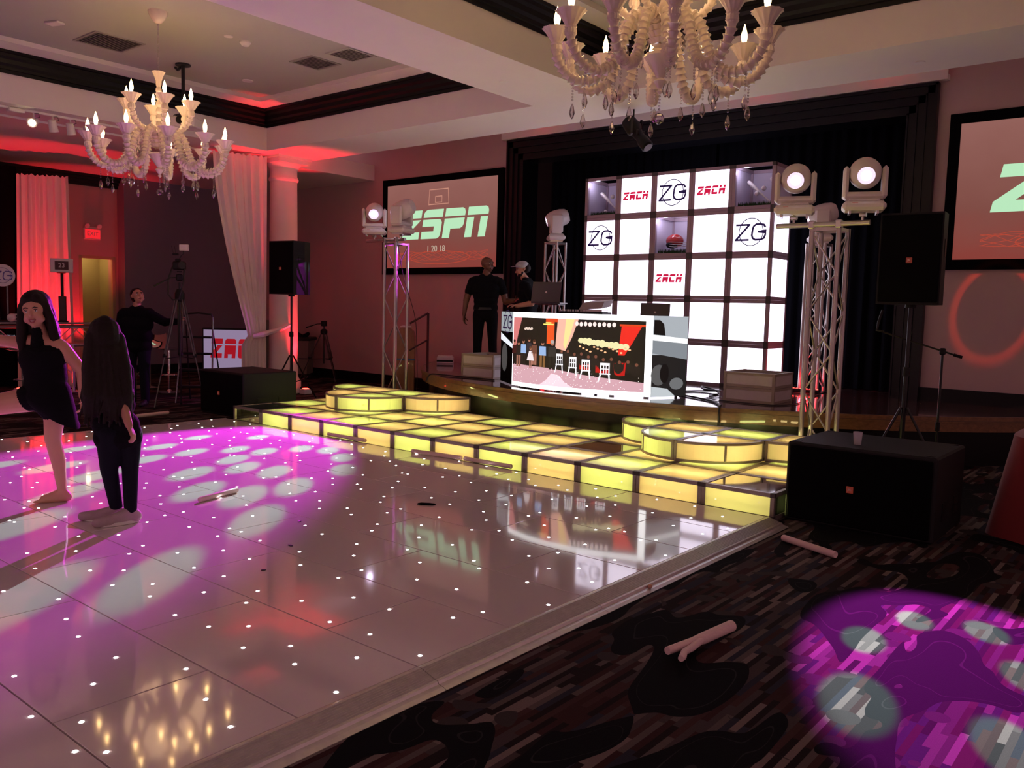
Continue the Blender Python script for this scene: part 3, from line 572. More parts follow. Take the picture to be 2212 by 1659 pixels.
drape('drape', '', ((-12.60, 7.62), (-12.36, 8.47)), 3.98, .02, (1.02, -12.28, 8.22, .30)).build('cloth', 'sheer', t, True)
MB().tube([(-12.22, 8.10, 1.0), (-12.16, 8.22, 1.02), (-12.2, 8.38, 1.06), (-12.17, 8.62, 1.12), (-12.19, 8.80, 1.19)], [.03, .05, .045, .035, .03], 8).build('tieback', 'sheer', t, True)
o = drape('', '', ((-15.75, 5.85), (-15.3, 6.5)), 3.62, .003, None, .07, .13, spread=1.15).build('wrapped_drape', 'sheer', smooth=True); tag(o, 'red lit sheer drape hanging beside the open doorway', 'drape')
o = drape('', '', ((-16.2, 2.2), (-15.85, 5.9)), 3.75, .02, None, .06, .3).build('black_drape', 'velvet', smooth=True); tag(o, 'plain black drape closing off the lounge corner', 'drape')
# ================================================================== lights that the room has
def point(name, loc, col, W_, r=.05, parent=None):
    l = bpy.data.lights.new(name, 'POINT'); l.energy = W_; l.color = col; l.shadow_soft_size = r; o = bpy.data.objects.new(name, l); COL.objects.link(o); o.location = loc
    if parent is not None: o.parent = parent
    return o
def spot(name, loc, target, col, W_, ang=40, blend=.3, r=.03):
    l = bpy.data.lights.new(name, 'SPOT'); l.energy = W_; l.color = col; l.spot_size = R(ang); l.spot_blend = blend; l.shadow_soft_size = r
    o = bpy.data.objects.new(name, l); COL.objects.link(o); o.location = loc; d = V(target)-V(loc); o.rotation_euler = d.to_track_quat('-Z', 'Y').to_euler(); return o
def gobo(lo, src, target, circles, field, base, white, soft=.25, ringmode=None):
    """projected pattern: light discs on a coloured field, in beam angles"""
    az = (V(target)-V(src)).normalized(); ax = az.cross(V((0, 0, 1))).normalized(); ay = ax.cross(az)
    l = lo.data; l.use_nodes = True; nt = l.node_tree; N = nt.nodes; L = nt.links; em = N['Emission']
    geo = N.new('ShaderNodeNewGeometry')
    def dot(v):
        n = N.new('ShaderNodeVectorMath'); n.operation = 'DOT_PRODUCT'; L.new(geo.outputs['Incoming'], n.inputs[0]); n.inputs[1].default_value = v; return n.outputs['Value']
    def m2(op, a, b):
        n = N.new('ShaderNodeMath'); n.operation = op
        for i, x in enumerate((a, b)):
            if isinstance(x, (int, float)): n.inputs[i].default_value = x
            else: L.new(x, n.inputs[i])
        return n.outputs[0]
    dz = dot(az); cb = N.new('ShaderNodeCombineXYZ'); L.new(m2('DIVIDE', dot(ax), dz), cb.inputs[0]); L.new(m2('DIVIDE', dot(ay), dz), cb.inputs[1])
    def disc(u, v, r, s):
        n = N.new('ShaderNodeVectorMath'); n.operation = 'DISTANCE'; L.new(cb.outputs[0], n.inputs[0]); n.inputs[1].default_value = (u, v, 0)
        mr = N.new('ShaderNodeMapRange'); mr.interpolation_type = 'SMOOTHSTEP'; mr.inputs['From Min'].default_value = r*(1+s); mr.inputs['From Max'].default_value = r*(1-s); L.new(n.outputs['Value'], mr.inputs['Value']); return mr.outputs[0]
    acc = None
    for u, v, r in circles:
        d = disc(u, v, r, soft); acc = d if acc is None else m2('MAXIMUM', acc, d)
    fld = disc(*field, .12)
    mx = N.new('ShaderNodeMix'); mx.data_type = 'RGBA'; mx.inputs['A'].default_value = (*base, 1); mx.inputs['B'].default_value = (*white, 1)
    if acc is not None: L.new(acc, mx.inputs['Factor'])
    else: mx.inputs['Factor'].default_value = 0
    L.new(mx.outputs['Result'], em.inputs['Color']); L.new(fld, em.inputs['Strength'])
    if ringmode: L.new(m2('SUBTRACT', fld, disc(field[0], field[1], field[2]*ringmode, .08)), em.inputs['Strength'])
def uvof(src, target, P):
    az = (V(target)-V(src)).normalized(); ax = az.cross(V((0, 0, 1))).normalized(); ay = ax.cross(az); d = V(P)-V(src); return d.dot(ax)/d.dot(az), d.dot(ay)/d.dot(az)

# ------------------------------------------------------------------ moving head lights
def moving_head(loc, target, label, beam=None):
    t = thing('moving_head_light', label, 'stage light', loc); L0 = V(loc); aim = (V(target)-(L0+V((0, 0, .36)))).normalized(); pan = math.atan2(aim.y, aim.x)+math.pi/2; RM = rotz(pan)
    b = MB(); b.rbox((0, 0, .05), (.38, .29, .085), .028, RM); b.rbox((0, 0, .102), (.27, .23, .03), .012, RM); b.build('base', 'white_plastic', t)
    MB().box(RM @ V((-.08, -.136, .06)), (.05, .004, .03), RM).build('display', 'red_plastic', t)
    y = MB(); y.rbox(RM @ V((0, 0, .15)), (.37, .17, .07), .025, RM)
    for s in (-1, 1): y.rbox(RM @ V((s*.168, 0, .27)), (.05, .20, .30), .024, RM)
    y.build('yoke', 'white_plastic', t)
    c = V((0, 0, .36)); h = MB().lathe([(.04, -.215), (.09, -.205), (.125, -.16), (.142, -.08), (.145, .0), (.138, .06), (.118, .12), (.09, .16), (.078, .172), (.072, .155)], c, 24, aim).build('head', 'white_plastic', t, True)
    MB().lathe([(.072, .15), (.072, .156), (.046, .158)], c, 24, aim).build('lens_ring', 'lens_ring', h); MB().lathe([(.047, .15), (.047, .163), (.02, .170)], c, 24, aim).build('lens', 'lens', h)
    k = MB()
    for s in (-1, 1): k.box(RM @ V((s*.12, 0, -.005)), (.02, .2, .03), RM)
    k.cyl((-.03, 0, -.02), (.03, 0, -.02), .022, n=10); k.cyl((0, 0, -.07), (0, 0, .01), .012, n=8); k.build('clamp', 'alu', t)
    return L0+c+aim*.22
# ------------------------------------------------------------------ truss towers
def truss(loc, h, z0, label, s=.26, chord=.025, bay=.36, group=None, foot=True):
    t = thing('truss_tower', label, 'truss', (loc[0], loc[1], z0)); a = s/2
    cm = MB().cyl((0, 0, .012), (0, 0, h), chord, n=12).mesh('chord', 'truss', True)
    for sx in (-1, 1):
        for sy in (-1, 1): obj('chord', cm, t, (sx*a, sy*a, 0))
    n = int((h-.1)/bay); L_ = (h-.1)/n; bl = math.hypot(s, L_); bm_ = MB().cyl((0, 0, 0), (0, 0, bl), .0095, n=8).mesh('brace', 'truss', True)
    for k in range(n):
        for f in range(4):
            ang = f*math.pi/2; up = (k+f) % 2 == 0; p0 = rotz(ang) @ V((-a if up else a, -a, .05+k*L_)); p1 = rotz(ang) @ V((a if up else -a, -a, .05+(k+1)*L_))
            obj('brace', bm_, t, p0, (p1-p0).to_track_quat('Z', 'Y').to_euler())
    if foot: MB().rbox((0, 0, .006), (s+.22, s+.22, .012), .003).build('base_plate', 'blackmetal', t)
    m = MB()
    for sx in (-1, 1): m.box((0, sx*a, h-.02), (s, .03, .03)); m.box((sx*a, 0, h-.02), (.03, s, .03))
    m.build('top_frame', 'truss', t); return t
MAG, WHT = (.75, .03, .78), (.72, .86, .93)
# slim tower beside the stage, two heads
truss((-10.12, 9.33), 2.56, 0, 'silver truss tower beside the brown stage stair panel')
o = thing('truss_crossbar', 'silver crossbar clamped on the tower by the stage stair', 'crossbar', (0, 0, 0)); MB().cyl((-10.70, 9.22, 2.60), (-9.80, 9.22, 2.60), .025, n=12).build('bar', 'truss', o, True)
for xx in (-10.25, -9.99): MB().rbox((xx, 9.21, 2.60), (.06, .07, .08), .01).build('clamp', 'alu', o)
S1 = moving_head((-10.52, 9.22, 2.69), (-4.5, 3.0, .6), 'white moving head light facing the dance floor on the slim tower')
T1 = (-6.7, 3.6, .05)
lo = spot('magenta_gobo_beam', S1, T1, (1, 1, 1), 5600, 76, .1, .02)
fl = [(-7.8, 4.46), (-7.66, 4.87), (-7.36, 5.01), (-7.26, 5.39), (-6.99, 5.53), (-6.56, 5.37), (-7.18, 4.54), (-6.77, 4.38), (-6.41, 4.47), (-6.06, 4.98), (-7.72, 3.95), (-8.3, 4.4), (-8.6, 5.0), (-8.2, 5.5), (-9.0, 4.3), (-8.7, 3.7)]
fb = [(-6.84, 3.91), (-6.16, 3.59), (-5.76, 3.74), (-5.78, 4.22), (-5.05, 3.39), (-4.38, 2.28), (-4.54, 1.67), (-6.01, 2.19), (-6.76, 2.84), (-7.3, 3.3), (-7.9, 3.2), (-8.3, 2.8)]
gobo(lo, S1, T1, [(*uvof(S1, T1, (x, y, .05)), .019) for x, y in fl]+[(*uvof(S1, T1, (x, y, .05)), .020) for x, y in fb], (.06, -.035, .262), MAG, WHT)
moving_head((-9.88, 9.22, 2.69), (-13.5, 8.2, 1.6), 'white moving head light turned to the column on the slim tower')
# wide tower beside the big loudspeaker, two heads on a long bar
truss((-2.95, 8.45), 2.43, 0, 'broad silver truss tower behind the large bass cabinet')
o = thing('truss_crossbar', 'long brassy crossbar with two moving heads beside the loudspeaker', 'crossbar', (0, 0, 0)); MB().cyl((-3.43, 8.30, 2.455), (-2.53, 8.30, 2.455), .025, n=14).build('bar', 'truss', o, True)
for xx in (-3.08, -2.82): MB().rbox((xx, 8.31, 2.455), (.06, .07, .08), .01).build('clamp', 'alu', o)
moving_head((-3.26, 8.30, 2.55), (-1.2, 2.6, 1.4), 'white moving head light nearest the cube wall on the long crossbar')
S2 = moving_head((-2.60, 8.30, 2.55), (-.4, 2.4, 1.2), 'white moving head light above the loudspeaker end of the long crossbar')
T2 = (-.75, 4.2, 0)
lo = spot('magenta_carpet_beam', S2, T2, (1, 1, 1), 6500, 24, .1, .012)
E2 = [((-1.197, 4.223), .020), ((-1.078, 4.675), .018), ((-.76, 4.756), .020), ((-1.004, 3.503), .027), ((-.50, 4.266), .02), ((-.45, 3.5), .022)]
gobo(lo, S2, T2, [(*uvof(S2, T2, (x, y, 0)), r) for (x, y), r in E2], (0, 0, .135), MAG, WHT, .16)
# towers on the stage with red bars at their feet
truss((-8.42, 11.30), 2.12, ZST, 'thin truss tower on the stage behind the DJ desk', .24, .022)
S3 = moving_head((-8.42, 11.30, ZST+2.14), (-11.5, 8.6, 1.8), 'white moving head light atop the thin tower behind the desk')
truss((-4.12, 11.42), 1.98, ZST, 'red lit truss tower standing by the cube wall', .24, .022)
moving_head((-4.12, 11.42, ZST+2.0), (-8.6, 9.0, 1.3), 'white moving head light on the red lit tower by the cubes')
T3 = (-10.45, 9.0, 1.95)
lo = spot('magenta_side_beam', S3, T3, (1, 1, 1), 700, 40, .1, .012)
gobo(lo, S3, T3, [(uvof(S3, T3, p)[0], uvof(S3, T3, p)[1], .028) for p in ((-10.1, 9.33, 2.15), (-10.1, 9.33, 1.80), (-10.1, 9.33, 1.45), (-10.0, 9.33, 1.1), (-11.3, 8.4, 2.15), (-9.8, 9.33, 1.6))], (.0, 0, .16), MAG, WHT)
def led_bar(x, y, lab, up=30):
    t = thing('led_bar', lab, 'stage light', (x, y, ZST)); MB().rbox((0, 0, .03), (.42, .06, .045), .008).build('housing', 'blackmetal', t)
    m = MB().lathe([(.014, .052), (.014, .056), (.006, .058)], n=8).mesh('diode', 'red_led')
    for k in range(9): obj('diode', m, t, (-.18+k*.045, 0, 0))
    point('red_bar_light', (x, y, ZST+.12), (1, .02, .03), up, .06)
led_bar(-4.12, 11.14, 'red LED bar glowing at the tower foot by the cubes', 7); led_bar(-8.42, 11.02, 'red LED bar at the tower foot behind the desk', 8)

# ------------------------------------------------------------------ loudspeakers
def bass(loc, lab):
    t = thing('bass_cabinet', lab, 'loudspeaker', loc); w_, d_, h_ = 1.06, .86, .61
    b = MB(); b.rbox((w_/2, d_/2, h_/2), (w_, d_, h_), .015); b.build('cabinet', 'speakerside', t)
    MB().rbox((w_/2, -.006, h_/2), (w_-.05, .02, h_-.05), .008).build('grille', 'grille', t)
    g_ = MB().rbox((w_*.46, -.018, h_*.5), (.05, .006, .05), .002).build('badge', 'logo_orange', t); text('JBL', .022, 'white_plastic', g_, (w_*.46, -.0222, h_*.5), (R(90), 0, 0))
    for s in (-1, 1):
        for yy in (.28, .62):
            m = MB(); xx = 0 if s < 0 else w_; m.box((xx, yy, h_*.32), (.01, .13, .13)); m.build('handle', 'blackplastic', t); m = MB(); m.box((xx+s*.006, yy, h_*.32), (.006, .10, .012)); m.build('handle_bar', 'speakerside', t)
    m = MB()
    for (xx, yy) in ((.06, .06), (w_-.06, .06), (.06, d_-.06), (w_-.06, d_-.06)): m.rbox((xx, yy, h_+.002), (.05, .035, .004), .001)
    m.build('stacking_feet', 'blackplastic', t)
bass((-10.96, 6.41, .001), 'low black bass cabinet beside the camera tripod'); bass((-2.44, 6.33, .001), 'large black bass cabinet carrying a plastic cup')
def top_speaker(loc, rz, lab, standlab, base, turn=200):
    st = thing('speaker_stand', standlab, 'stand', base); zt = loc[2]-base[2]
    MB().cyl((0, 0, .25), (0, 0, zt*.62), .022, n=12).build('lower_pole', 'blackmetal', st, True); MB().cyl((0, 0, zt*.55), (0, 0, zt), .017, n=12).build('upper_pole', 'blackmetal', st, True); MB().cyl((0, 0, zt*.6), (0, 0, zt*.65), .034, n=12).build('collar', 'blackplastic', st)
    for k in range(3):
        a = R(turn+120*k); MB().cyl((.03*math.cos(a), .03*math.sin(a), .72), (.44*math.cos(a), .44*math.sin(a), .012), .013, n=8).build('leg', 'blackmetal', st, True); MB().cyl((.02*math.cos(a), .02*math.sin(a), .27), (.3*math.cos(a), .3*math.sin(a), .36), .009, n=6).build('strut', 'blackmetal', st, True)
    t = thing('loudspeaker', lab, 'loudspeaker', loc, rz); h = .84
    P = [(-.27, -.22), (.27, -.22), (.27, .02), (.17, .24), (-.17, .24), (-.27, .02)]
    MB().prism(P, lambda a, b: (a, b, 0), lambda a, b: (a, b, h)).build('cabinet', 'speakerside', t)
    MB().rbox((0, -.228, h/2), (.51, .022, h-.04), .008).build('grille', 'grille', t)
    g_ = MB().rbox((0, -.241, h*.48), (.052, .006, .05), .002).build('badge', 'logo_orange', t); text('JBL', .022, 'white_plastic', g_, (0, -.2445, h*.48), (R(90), 0, 0))
    for s in (-1, 1): MB().box((s*.272, -.07, h*.62), (.006, .09, .16)).build('handle', 'blackplastic', t)
    MB().cyl((0, 0, -.03), (0, 0, .001), .05, n=14).build('pole_cup', 'blackplastic', t)
top_speaker((-11.45, 8.30, 1.70), R(8), 'black loudspeaker on a pole in front of the column', 'black tripod pole of the loudspeaker by the column', (-11.45, 8.30, 0))
top_speaker((-2.21, 8.62, 1.70), R(5), 'black loudspeaker on a pole beside the broad truss tower', 'black tripod pole of the loudspeaker behind the large bass cabinet', (-2.21, 8.62, 0), 230)
t = thing('plastic_cup', 'clear plastic cup on the large bass cabinet', 'cup', (-1.99, 6.55, .613)); MB().lathe([(.027, 0), (.035, .095), (.033, .095), (.026, .004)], n=20).build('wall', 'cup_clear', t, True); MB().cyl((0, 0, .004), (0, 0, .03), .026, .028, n=18).build('drink', 'clear_sheet', t)
# microphone boom stand
t = thing('microphone_stand', 'black boom microphone stand in front of the pink wall', 'microphone stand', (-2.02, 9.14, 0)); t.scale = (1.1, 1.1, 1.1)
MB().lathe([(.15, 0), (.15, .012), (.03, .03), (.014, .05)], n=20).build('base', 'blackmetal', t, True); MB().cyl((0, 0, .03), (0, 0, 1.13), .011, n=10).build('pole', 'blackmetal', t, True); MB().cyl((0, 0, .42), (0, 0, .5), .02, n=10).build('clutch', 'blackplastic', t); MB().rbox((0, 0, 1.14), (.05, .05, .06), .01).build('boom_joint', 'blackplastic', t)
MB().cyl((.11, .0, 1.11), (-.52, -.05, 1.30), .008, n=8).build('boom', 'blackmetal', t, True); MB().cyl((.09, 0, 1.115), (.16, .01, 1.095), .014, n=10).build('counterweight', 'blackplastic', t); MB().tube([(-.5, -.05, 1.30), (-.56, -.05, 1.31), (-.55, -.05, 1.39), (-.52, -.05, 1.5)], .012, 8).build('microphone', 'blackmetal', t, True)
# red table with easel legs
t = thing('red_table', 'table under a long red cloth beside the bass cabinet', 'table', (-.54, 7.34, 0))
m = MB(); n = 60; vs = []
for r in range(9):
    tt = r/8; z = .74*(1-tt)+.004
    for i in range(n):
        a = 2*math.pi*i/n; sx = .52+.10*tt+.035*tt*math.sin(9*a); q = (abs(math.cos(a))**4+abs(math.sin(a))**4)**-.25
        vs.append((sx*q*math.cos(a), sx*q*math.sin(a)*.9, z))
m._add(vs, [(r*n+i, r*n+(i+1) % n, (r+1)*n+(i+1) % n, (r+1)*n+i) for r in range(8) for i in range(n)]+[tuple(range(n))]); m.build('cloth', 'red_cloth', t, True)
m = MB(); m.bb(-.4, .4, -.35, .35, .69, .735); m.build('table_top', 'wood_dark', t)
for sx in (-1, 1):
    for sy in (-1, 1): MB().cyl((sx*.36, sy*.3, 0), (sx*.36, sy*.3, .70), .015, n=8).build('leg', 'blackmetal', t)
o = tag(MB().rbox((0, 0, .02), (.34, .24, .04), .012).build('turf_slab', 'grass', loc=(-.78, 7.10, .746)), 'dark green turf slab on the red table', 'turf')
t = thing('easel', 'small white easel standing on the turf slab', 'easel', (-.80, 7.10, .787))
for s in (-1, 1): MB().cyl((s*.05, 0, 0), (s*.02, .02, .42), .008, n=6).build('leg', 'white_plastic', t)
MB().box((0, .005, .09), (.12, .014, .014)).build('ledge', 'white_plastic', t); MB().cyl((0, .09, 0), (0, .02, .4), .007, n=6).build('rear_leg', 'white_plastic', t)

# ------------------------------------------------------------------ stage props
def prop_box(loc, rz, lab, w_=.62, d_=.6, h_=.30):
    t = thing('prop_box', lab, 'box', loc, rz); e = .03
    obj('frame', frame_box(w_, d_, h_, e, ('cardboard_frame', 'cardboard_frame')), t); m = MB()
    m.bb(e, w_-e, .006, .012, e, h_-e); m.build('front_panel', 'grey_box', t); MB().bb(w_-.012, w_-.006, e, d_-e, e, h_-e).build('side_panel', 'grey_box', t); MB().bb(.006, .012, e, d_-e, e, h_-e).build('side_panel', 'grey_box', t); MB().bb(e, w_-e, d_-.012, d_-.006, e, h_-e).build('back_panel', 'grey_box', t)
    MB().bb(e, w_-e, e, d_-e, .01, .02).build('bottom_panel', 'grey_box', t)
mat('cardboard_frame', (.33, .27, .22), .5, noise=.1, nscale=30)
for (bx_, by_, rz_), where in (((-8.42, 9.08, R(1)), 'by the man in black'), ((-4.38, 9.27, R(2)), 'before the cube wall')):
    prop_box((bx_, by_, ZST+.0015), rz_, 'lower grey acrylic box of the stack on the stage '+where, .61, .60, .172); prop_box((bx_, by_, ZST+.1765), rz_, 'open grey acrylic box stacked atop another '+where, .61, .60, .172)
t = thing('switch_box', 'small white equipment box with black stripe on the stage', 'equipment box', (-10.66, 11.06, ZST), R(40)); MB().rbox((0, 0, .06), (.30, .2, .12), .008).build('body', 'grey_box', t); MB().box((0, -.101, .045), (.29, .004, .035)).build('stripe', 'blackplastic', t); MB().rbox((0, 0, .13), (.26, .18, .02), .005).build('lid', 'white_plastic', t)
# brown stair panel and hand rail
t = thing('stair_panel', 'brown rounded wooden stair panel beside the slim truss tower', 'stair panel', (-10.98, 10.36, 0), R(40))
prof = [(-.17, 0), (.17, 0), (.17, 1.02), (.14, 1.12), (.07, 1.18), (-.07, 1.18), (-.14, 1.12), (-.17, 1.02)]
MB().prism(prof, lambda a, b: (a, 0, b), lambda a, b: (a, .22, b)).build('panel', 'brown_panel', t); MB().tube([(-.08, -.01, 1.2), (-.03, -.02, 1.21), (.05, -.02, 1.205), (.11, -.01, 1.2)], .012, 6).build('rope_handle', 'white_plastic', t); MB().box((0, -.004, .62), (.36, .012, .03)).build('blue_strap', 'strap_blue', t)
t = thing('hand_rail', 'black metal stair rail leading up to the stage', 'rail', (0, 0, 0))
mat('rail_metal', (.05, .018, .02), .4, metal=.3)
MB().box((-10.60, 10.55, ZST+.45), (.03, .03, .90)).build('post', 'rail_metal', t)
MB().cyl((-10.60, 10.55, 1.45), (-10.81, 10.31, 1.26), .018, n=8).build('top_rail', 'rail_metal', t); MB().cyl((-10.60, 10.55, .98), (-10.81, 10.31, .79), .015, n=8).build('lower_rail', 'rail_metal', t);
# ------------------------------------------------------------------ DJ desk with curved LED front
dj = thing('dj_desk', 'curved LED front DJ desk showing a ballroom picture', 'DJ desk', (0, 0, 0))
FZ0, FZ1 = ZST+.015, 1.525
def fcurve(u):   # front arc
    a, b, c_ = V((-7.08, 8.62)), V((-6.12, 8.20)), V((-5.05, 8.74)); return a*(1-u)**2+b*2*u*(1-u)+c_*u*u
b0 = fcurve(0); b1 = fcurve(1)
def map_front(u, v, d=0):
    p = fcurve(u); q = fcurve(min(1, u+.01))-fcurve(max(0, u-.01)); n = V((q.y, -q.x)).normalized(); p = p+n*d; z0 = FZ0+.04*(1-2*abs(u-.5))*0; return (p.x, p.y, FZ0+(FZ1-FZ0)*v)
RA, RB = fcurve(1), V((-4.85, 9.22)); LA, LB = V((-7.62, 9.02)), fcurve(0)
def lin(A, B):
    t_ = (B-A).normalized(); n = V((t_.y, -t_.x))
    return lambda u, v, d=0: (*(A.lerp(B, u)+n*d), FZ0+(FZ1-FZ0)*v)
map_right, map_left = lin(RA, RB), lin(LA, LB)
def shape(mb, poly, mp, d, cuts=14):
    bm = bmesh.new(); vs = [bm.verts.new((u, v, 0)) for u, v in poly]; bm.faces.new(vs)
    for k in range(1, cuts): bmesh.ops.bisect_plane(bm, geom=bm.verts[:]+bm.edges[:]+bm.faces[:], plane_co=(k/cuts, 0, 0), plane_no=(1, 0, 0))
    bm.verts.index_update(); vs = [mp(v.co.x, v.co.y, d) for v in bm.verts]; mb._add(vs, [tuple(v.index for v in f.verts) for f in bm.faces]); bm.free()
def pic(name, poly, col, s, lay, mp=None, cuts=14):
    key = 'px_%02x%02x%02x_%d' % (*[int(c*255) for c in col], int(s*10))
    if key not in MATS: emis(key, S(col), s)
    polys = poly if isinstance(poly[0][0], (tuple, list)) else [poly]; m = MB()
    for p_ in polys: shape(m, p_, mp or map_front, .0015*lay+.001, cuts)
    o_ = m.build(name, key, djs)
    if len(polys) > 1: o_['kind'] = 'stuff'
    return o_
m = MB()
for k in range(14): m.quad(map_front(k/14, 0), map_front((k+1)/14, 0), map_front((k+1)/14, 1), map_front(k/14, 1))
djs = m.build('front_screen', 'velvet', dj)
def rect(a, b, c_, d_): return [(a, c_), (b, c_), (b, d_), (a, d_)]
def ell(cx, cy, rx, ry, n=16): return [(cx+rx*math.cos(2*math.pi*i/n), cy+ry*math.sin(2*math.pi*i/n)) for i in range(n)]
pic('picture_border', rect(0, 1, 0, 1), (1, 1, 1), 2.2, 0); pic('picture_ground', rect(.012, .965, .055, .93), (.11, .10, .08), .7, 1)
pic('picture_floor', [(.012, .055), (.965, .055), (.965, .17), (.60, .235), (.40, .285), (.012, .30)], (.80, .62, .66), 1.2, 2); pic('picture_glow', [[(.30, .055), (.56, .055), (.50, .12), (.46, .20), (.40, .22), (.36, .13)]], (.98, .80, .84), 1.3, 3)
pic('picture_drape', [(.012, .93), (.115, .93), (.075, .72), (.04, .5), (.012, .45)], (.88, .50, .50), 1, 2); pic('picture_drape', [(.44, .93), (.585, .93), (.545, .70), (.50, .52), (.425, .55)], (.95, .70, .62), 1.2, 2); pic('picture_drape', [(.50, .93), (.56, .93), (.53, .72), (.50, .54), (.485, .6)], (1, .82, .55), 1.3, 3)
pic('picture_pillar', [rect(.355, .415, .60, .90)], (.92, .33, .12), 1.1, 2); pic('picture_pillar', [(.84, .86), (.945, .86), (.90, .66), (.86, .50), (.825, .50)], (.93, .16, .12), 1.1, 2); pic('picture_beam', [rect(.345, .44, .885, .93), rect(.83, .965, .86, .885)], (.90, .28, .10), 1, 3)
pic('picture_chandelier', [rect(.325, .41, .845, .86), rect(.345, .39, .865, .88)], (1, .82, .4), 1.6, 4)
pic('picture_chandelier', [ell(.575+.028*k, .875-.005*(k % 2), .011, .03, 10) for k in range(9)], (.98, .86, .84), 1.3, 4)
pic('picture_flowers', [ell(.605+.026*k, .665-.006*k, .02, .035+.008*(k % 3), 8) for k in range(11)], (.93, .90, .68), 1.1, 4); pic('picture_candles', [ell(.60+.022*k, .59-.02*(k % 4), .008, .012, 6) for k in range(14)], (1, .75, .55), 1.2, 4); pic('picture_flowers', [ell(.155+.013*k, .78+.008*(k % 2), .012, .018, 6) for k in range(6)], (.93, .84, .78), 1, 4)
pic('picture_table', [[(.80, .40), (.87, .41), (.865, .25), (.83, .24), (.81, .26)], rect(.70, .78, .27, .36), rect(.60, .66, .30, .37)], (.78, .08, .08), 1, 3)
for k, cx_ in enumerate((.46, .555, .64, .755)):
    s_ = .9+.05*k; z0 = .245-.028*k; A = [rect(cx_-.026*s_, cx_-.020*s_, z0+.10, z0+.235), rect(cx_+.020*s_, cx_+.026*s_, z0+.10, z0+.235), rect(cx_-.026*s_, cx_+.026*s_, z0+.205, z0+.235), rect(cx_-.026*s_, cx_+.026*s_, z0+.155, z0+.165), rect(cx_-.03*s_, cx_+.03*s_, z0+.09, z0+.105)]
    A += [[(cx_-.026*s_, z0+.1), (cx_-.018*s_, z0+.1), (cx_-.032*s_, z0-.01), (cx_-.04*s_, z0-.01)], [(cx_+.018*s_, z0+.1), (cx_+.026*s_, z0+.1), (cx_+.032*s_, z0-.01), (cx_+.024*s_, z0-.01)], rect(cx_-.008, cx_-.004, z0+.1, z0+.22), rect(cx_+.006, cx_+.010, z0+.1, z0+.22)]
    pic('picture_chair', A, (.95, .93, .95), 1.4, 5)
def pperson(x, z, h, shirt, pants, skin=(.72, .48, .38), hair=(.2, .12, .1), dress=False):
    pic('picture_person', [ell(x, z+h*.92, h*.04, h*.09, 10)], skin, .9, 6); pic('picture_person', [ell(x, z+h*.97, h*.042, h*.06, 10)], hair, .7, 7)
    pic('picture_person', [[(x-h*.08, z+h*.80), (x+h*.08, z+h*.80), (x+h*.09, z+h*.45), (x-h*.09, z+h*.45)]] if not dress else [[(x-h*.05, z+h*.80), (x+h*.05, z+h*.80), (x+h*.13, z+h*.35), (x-h*.13, z+h*.35)]], shirt, 1, 6)
    pic('picture_person', [rect(x-h*.07, x-h*.01, z, z+h*.45), rect(x+h*.01, x+h*.07, z, z+h*.45)] if not dress else [rect(x-h*.04, x-h*.01, z, z+h*.35), rect(x+h*.01, x+h*.04, z, z+h*.35)], pants, .8, 5)
pperson(.035, .29, .33, (.25, .08, .08), (.10, .08, .08)); pperson(.085, .27, .34, (.13, .11, .10), (.68, .45, .38)); pperson(.14, .30, .34, (.62, .74, .92), (.16, .14, .13)); pperson(.20, .36, .30, (.20, .18, .20), (.12, .1, .1)); pperson(.25, .31, .33, (.45, .28, .22), (.75, .5, .42), hair=(.35, .2, .12)); pperson(.215, .265, .28, (.97, .92, .93), (.8, .55, .48), dress=True, hair=(.5, .3, .2)); pperson(.325, .29, .34, (.62, .74, .92), (.60, .42, .25)); pperson(.405, .27, .37, (.20, .19, .18), (.13, .12, .11), hair=(.85, .8, .78))
pic('picture_guests', [ell(.47+.045*k, .44-.012*k+.02*(k % 2), .026, .075, 12) for k in range(11)], (.15, .12, .11), .8, 3); djs_g = pic('picture_guests', [ell(.475+.045*k, .51-.012*k+.02*(k % 2), .009, .022, 8) for k in range(11)], (.55, .33, .26), .8, 4)
rr = random.Random(9); pic('picture_lights', [ell(rr.uniform(.03, .95), rr.uniform(.07, .26), .0022, .0042, 5) for k in range(110) if True], (1, .97, .97), 1.7, 4, cuts=2)
djs_front = djs; djs_g['kind'] = 'stuff'
# side wings of the desk
m = MB(); m.quad(map_right(0, 0), map_right(1, 0), map_right(1, 1), map_right(0, 1)); djs = m.build('side_screen', 'velvet', dj)
emis('wing_white', S((.80, .84, .88)), .75)
pic('wing_picture', rect(0, 1, .52, 1), (.80, .83, .86), .7, 0, map_right, 2); pic('wing_picture', rect(0, 1, .0, .52), (.15, .15, .15), .6, 0, map_right, 2); pic('wing_picture', [[(0, .54), (1, .46), (1, .66), (0, .70)]], (.62, .65, .68), .7, 1, map_right, 2); pic('wing_picture', [[(0, .70), (1, .66), (1, .72), (0, .77)]], (1, 1, 1), 1.2, 2, map_right, 2)
pic('wing_picture', [[(.02, .77), (.35, .76), (.30, .90), (.18, .95), (.02, .95)]], (.07, .07, .07), .5, 2, map_right, 2); pic('wing_picture', [ell(.2, .27, .22, .13)], (.45, .45, .45), .6, 2, map_right, 2); pic('wing_picture', [ell(.36, .29, .13, .12)], (.08, .08, .08), .5, 3, map_right, 2); pic('wing_picture', [ell(.72, .16, .2, .075)], (.55, .56, .57), .6, 2, map_right, 2); pic('wing_picture', [[(0, 0), (.7, 0), (.45, .10), (0, .13)]], (.85, .88, .90), .8, 3, map_right, 2)
m = MB(); m.quad(map_left(0, 0), map_left(1, 0), map_left(1, 1), map_left(0, 1)); djs = m.build('side_screen', 'velvet', dj)
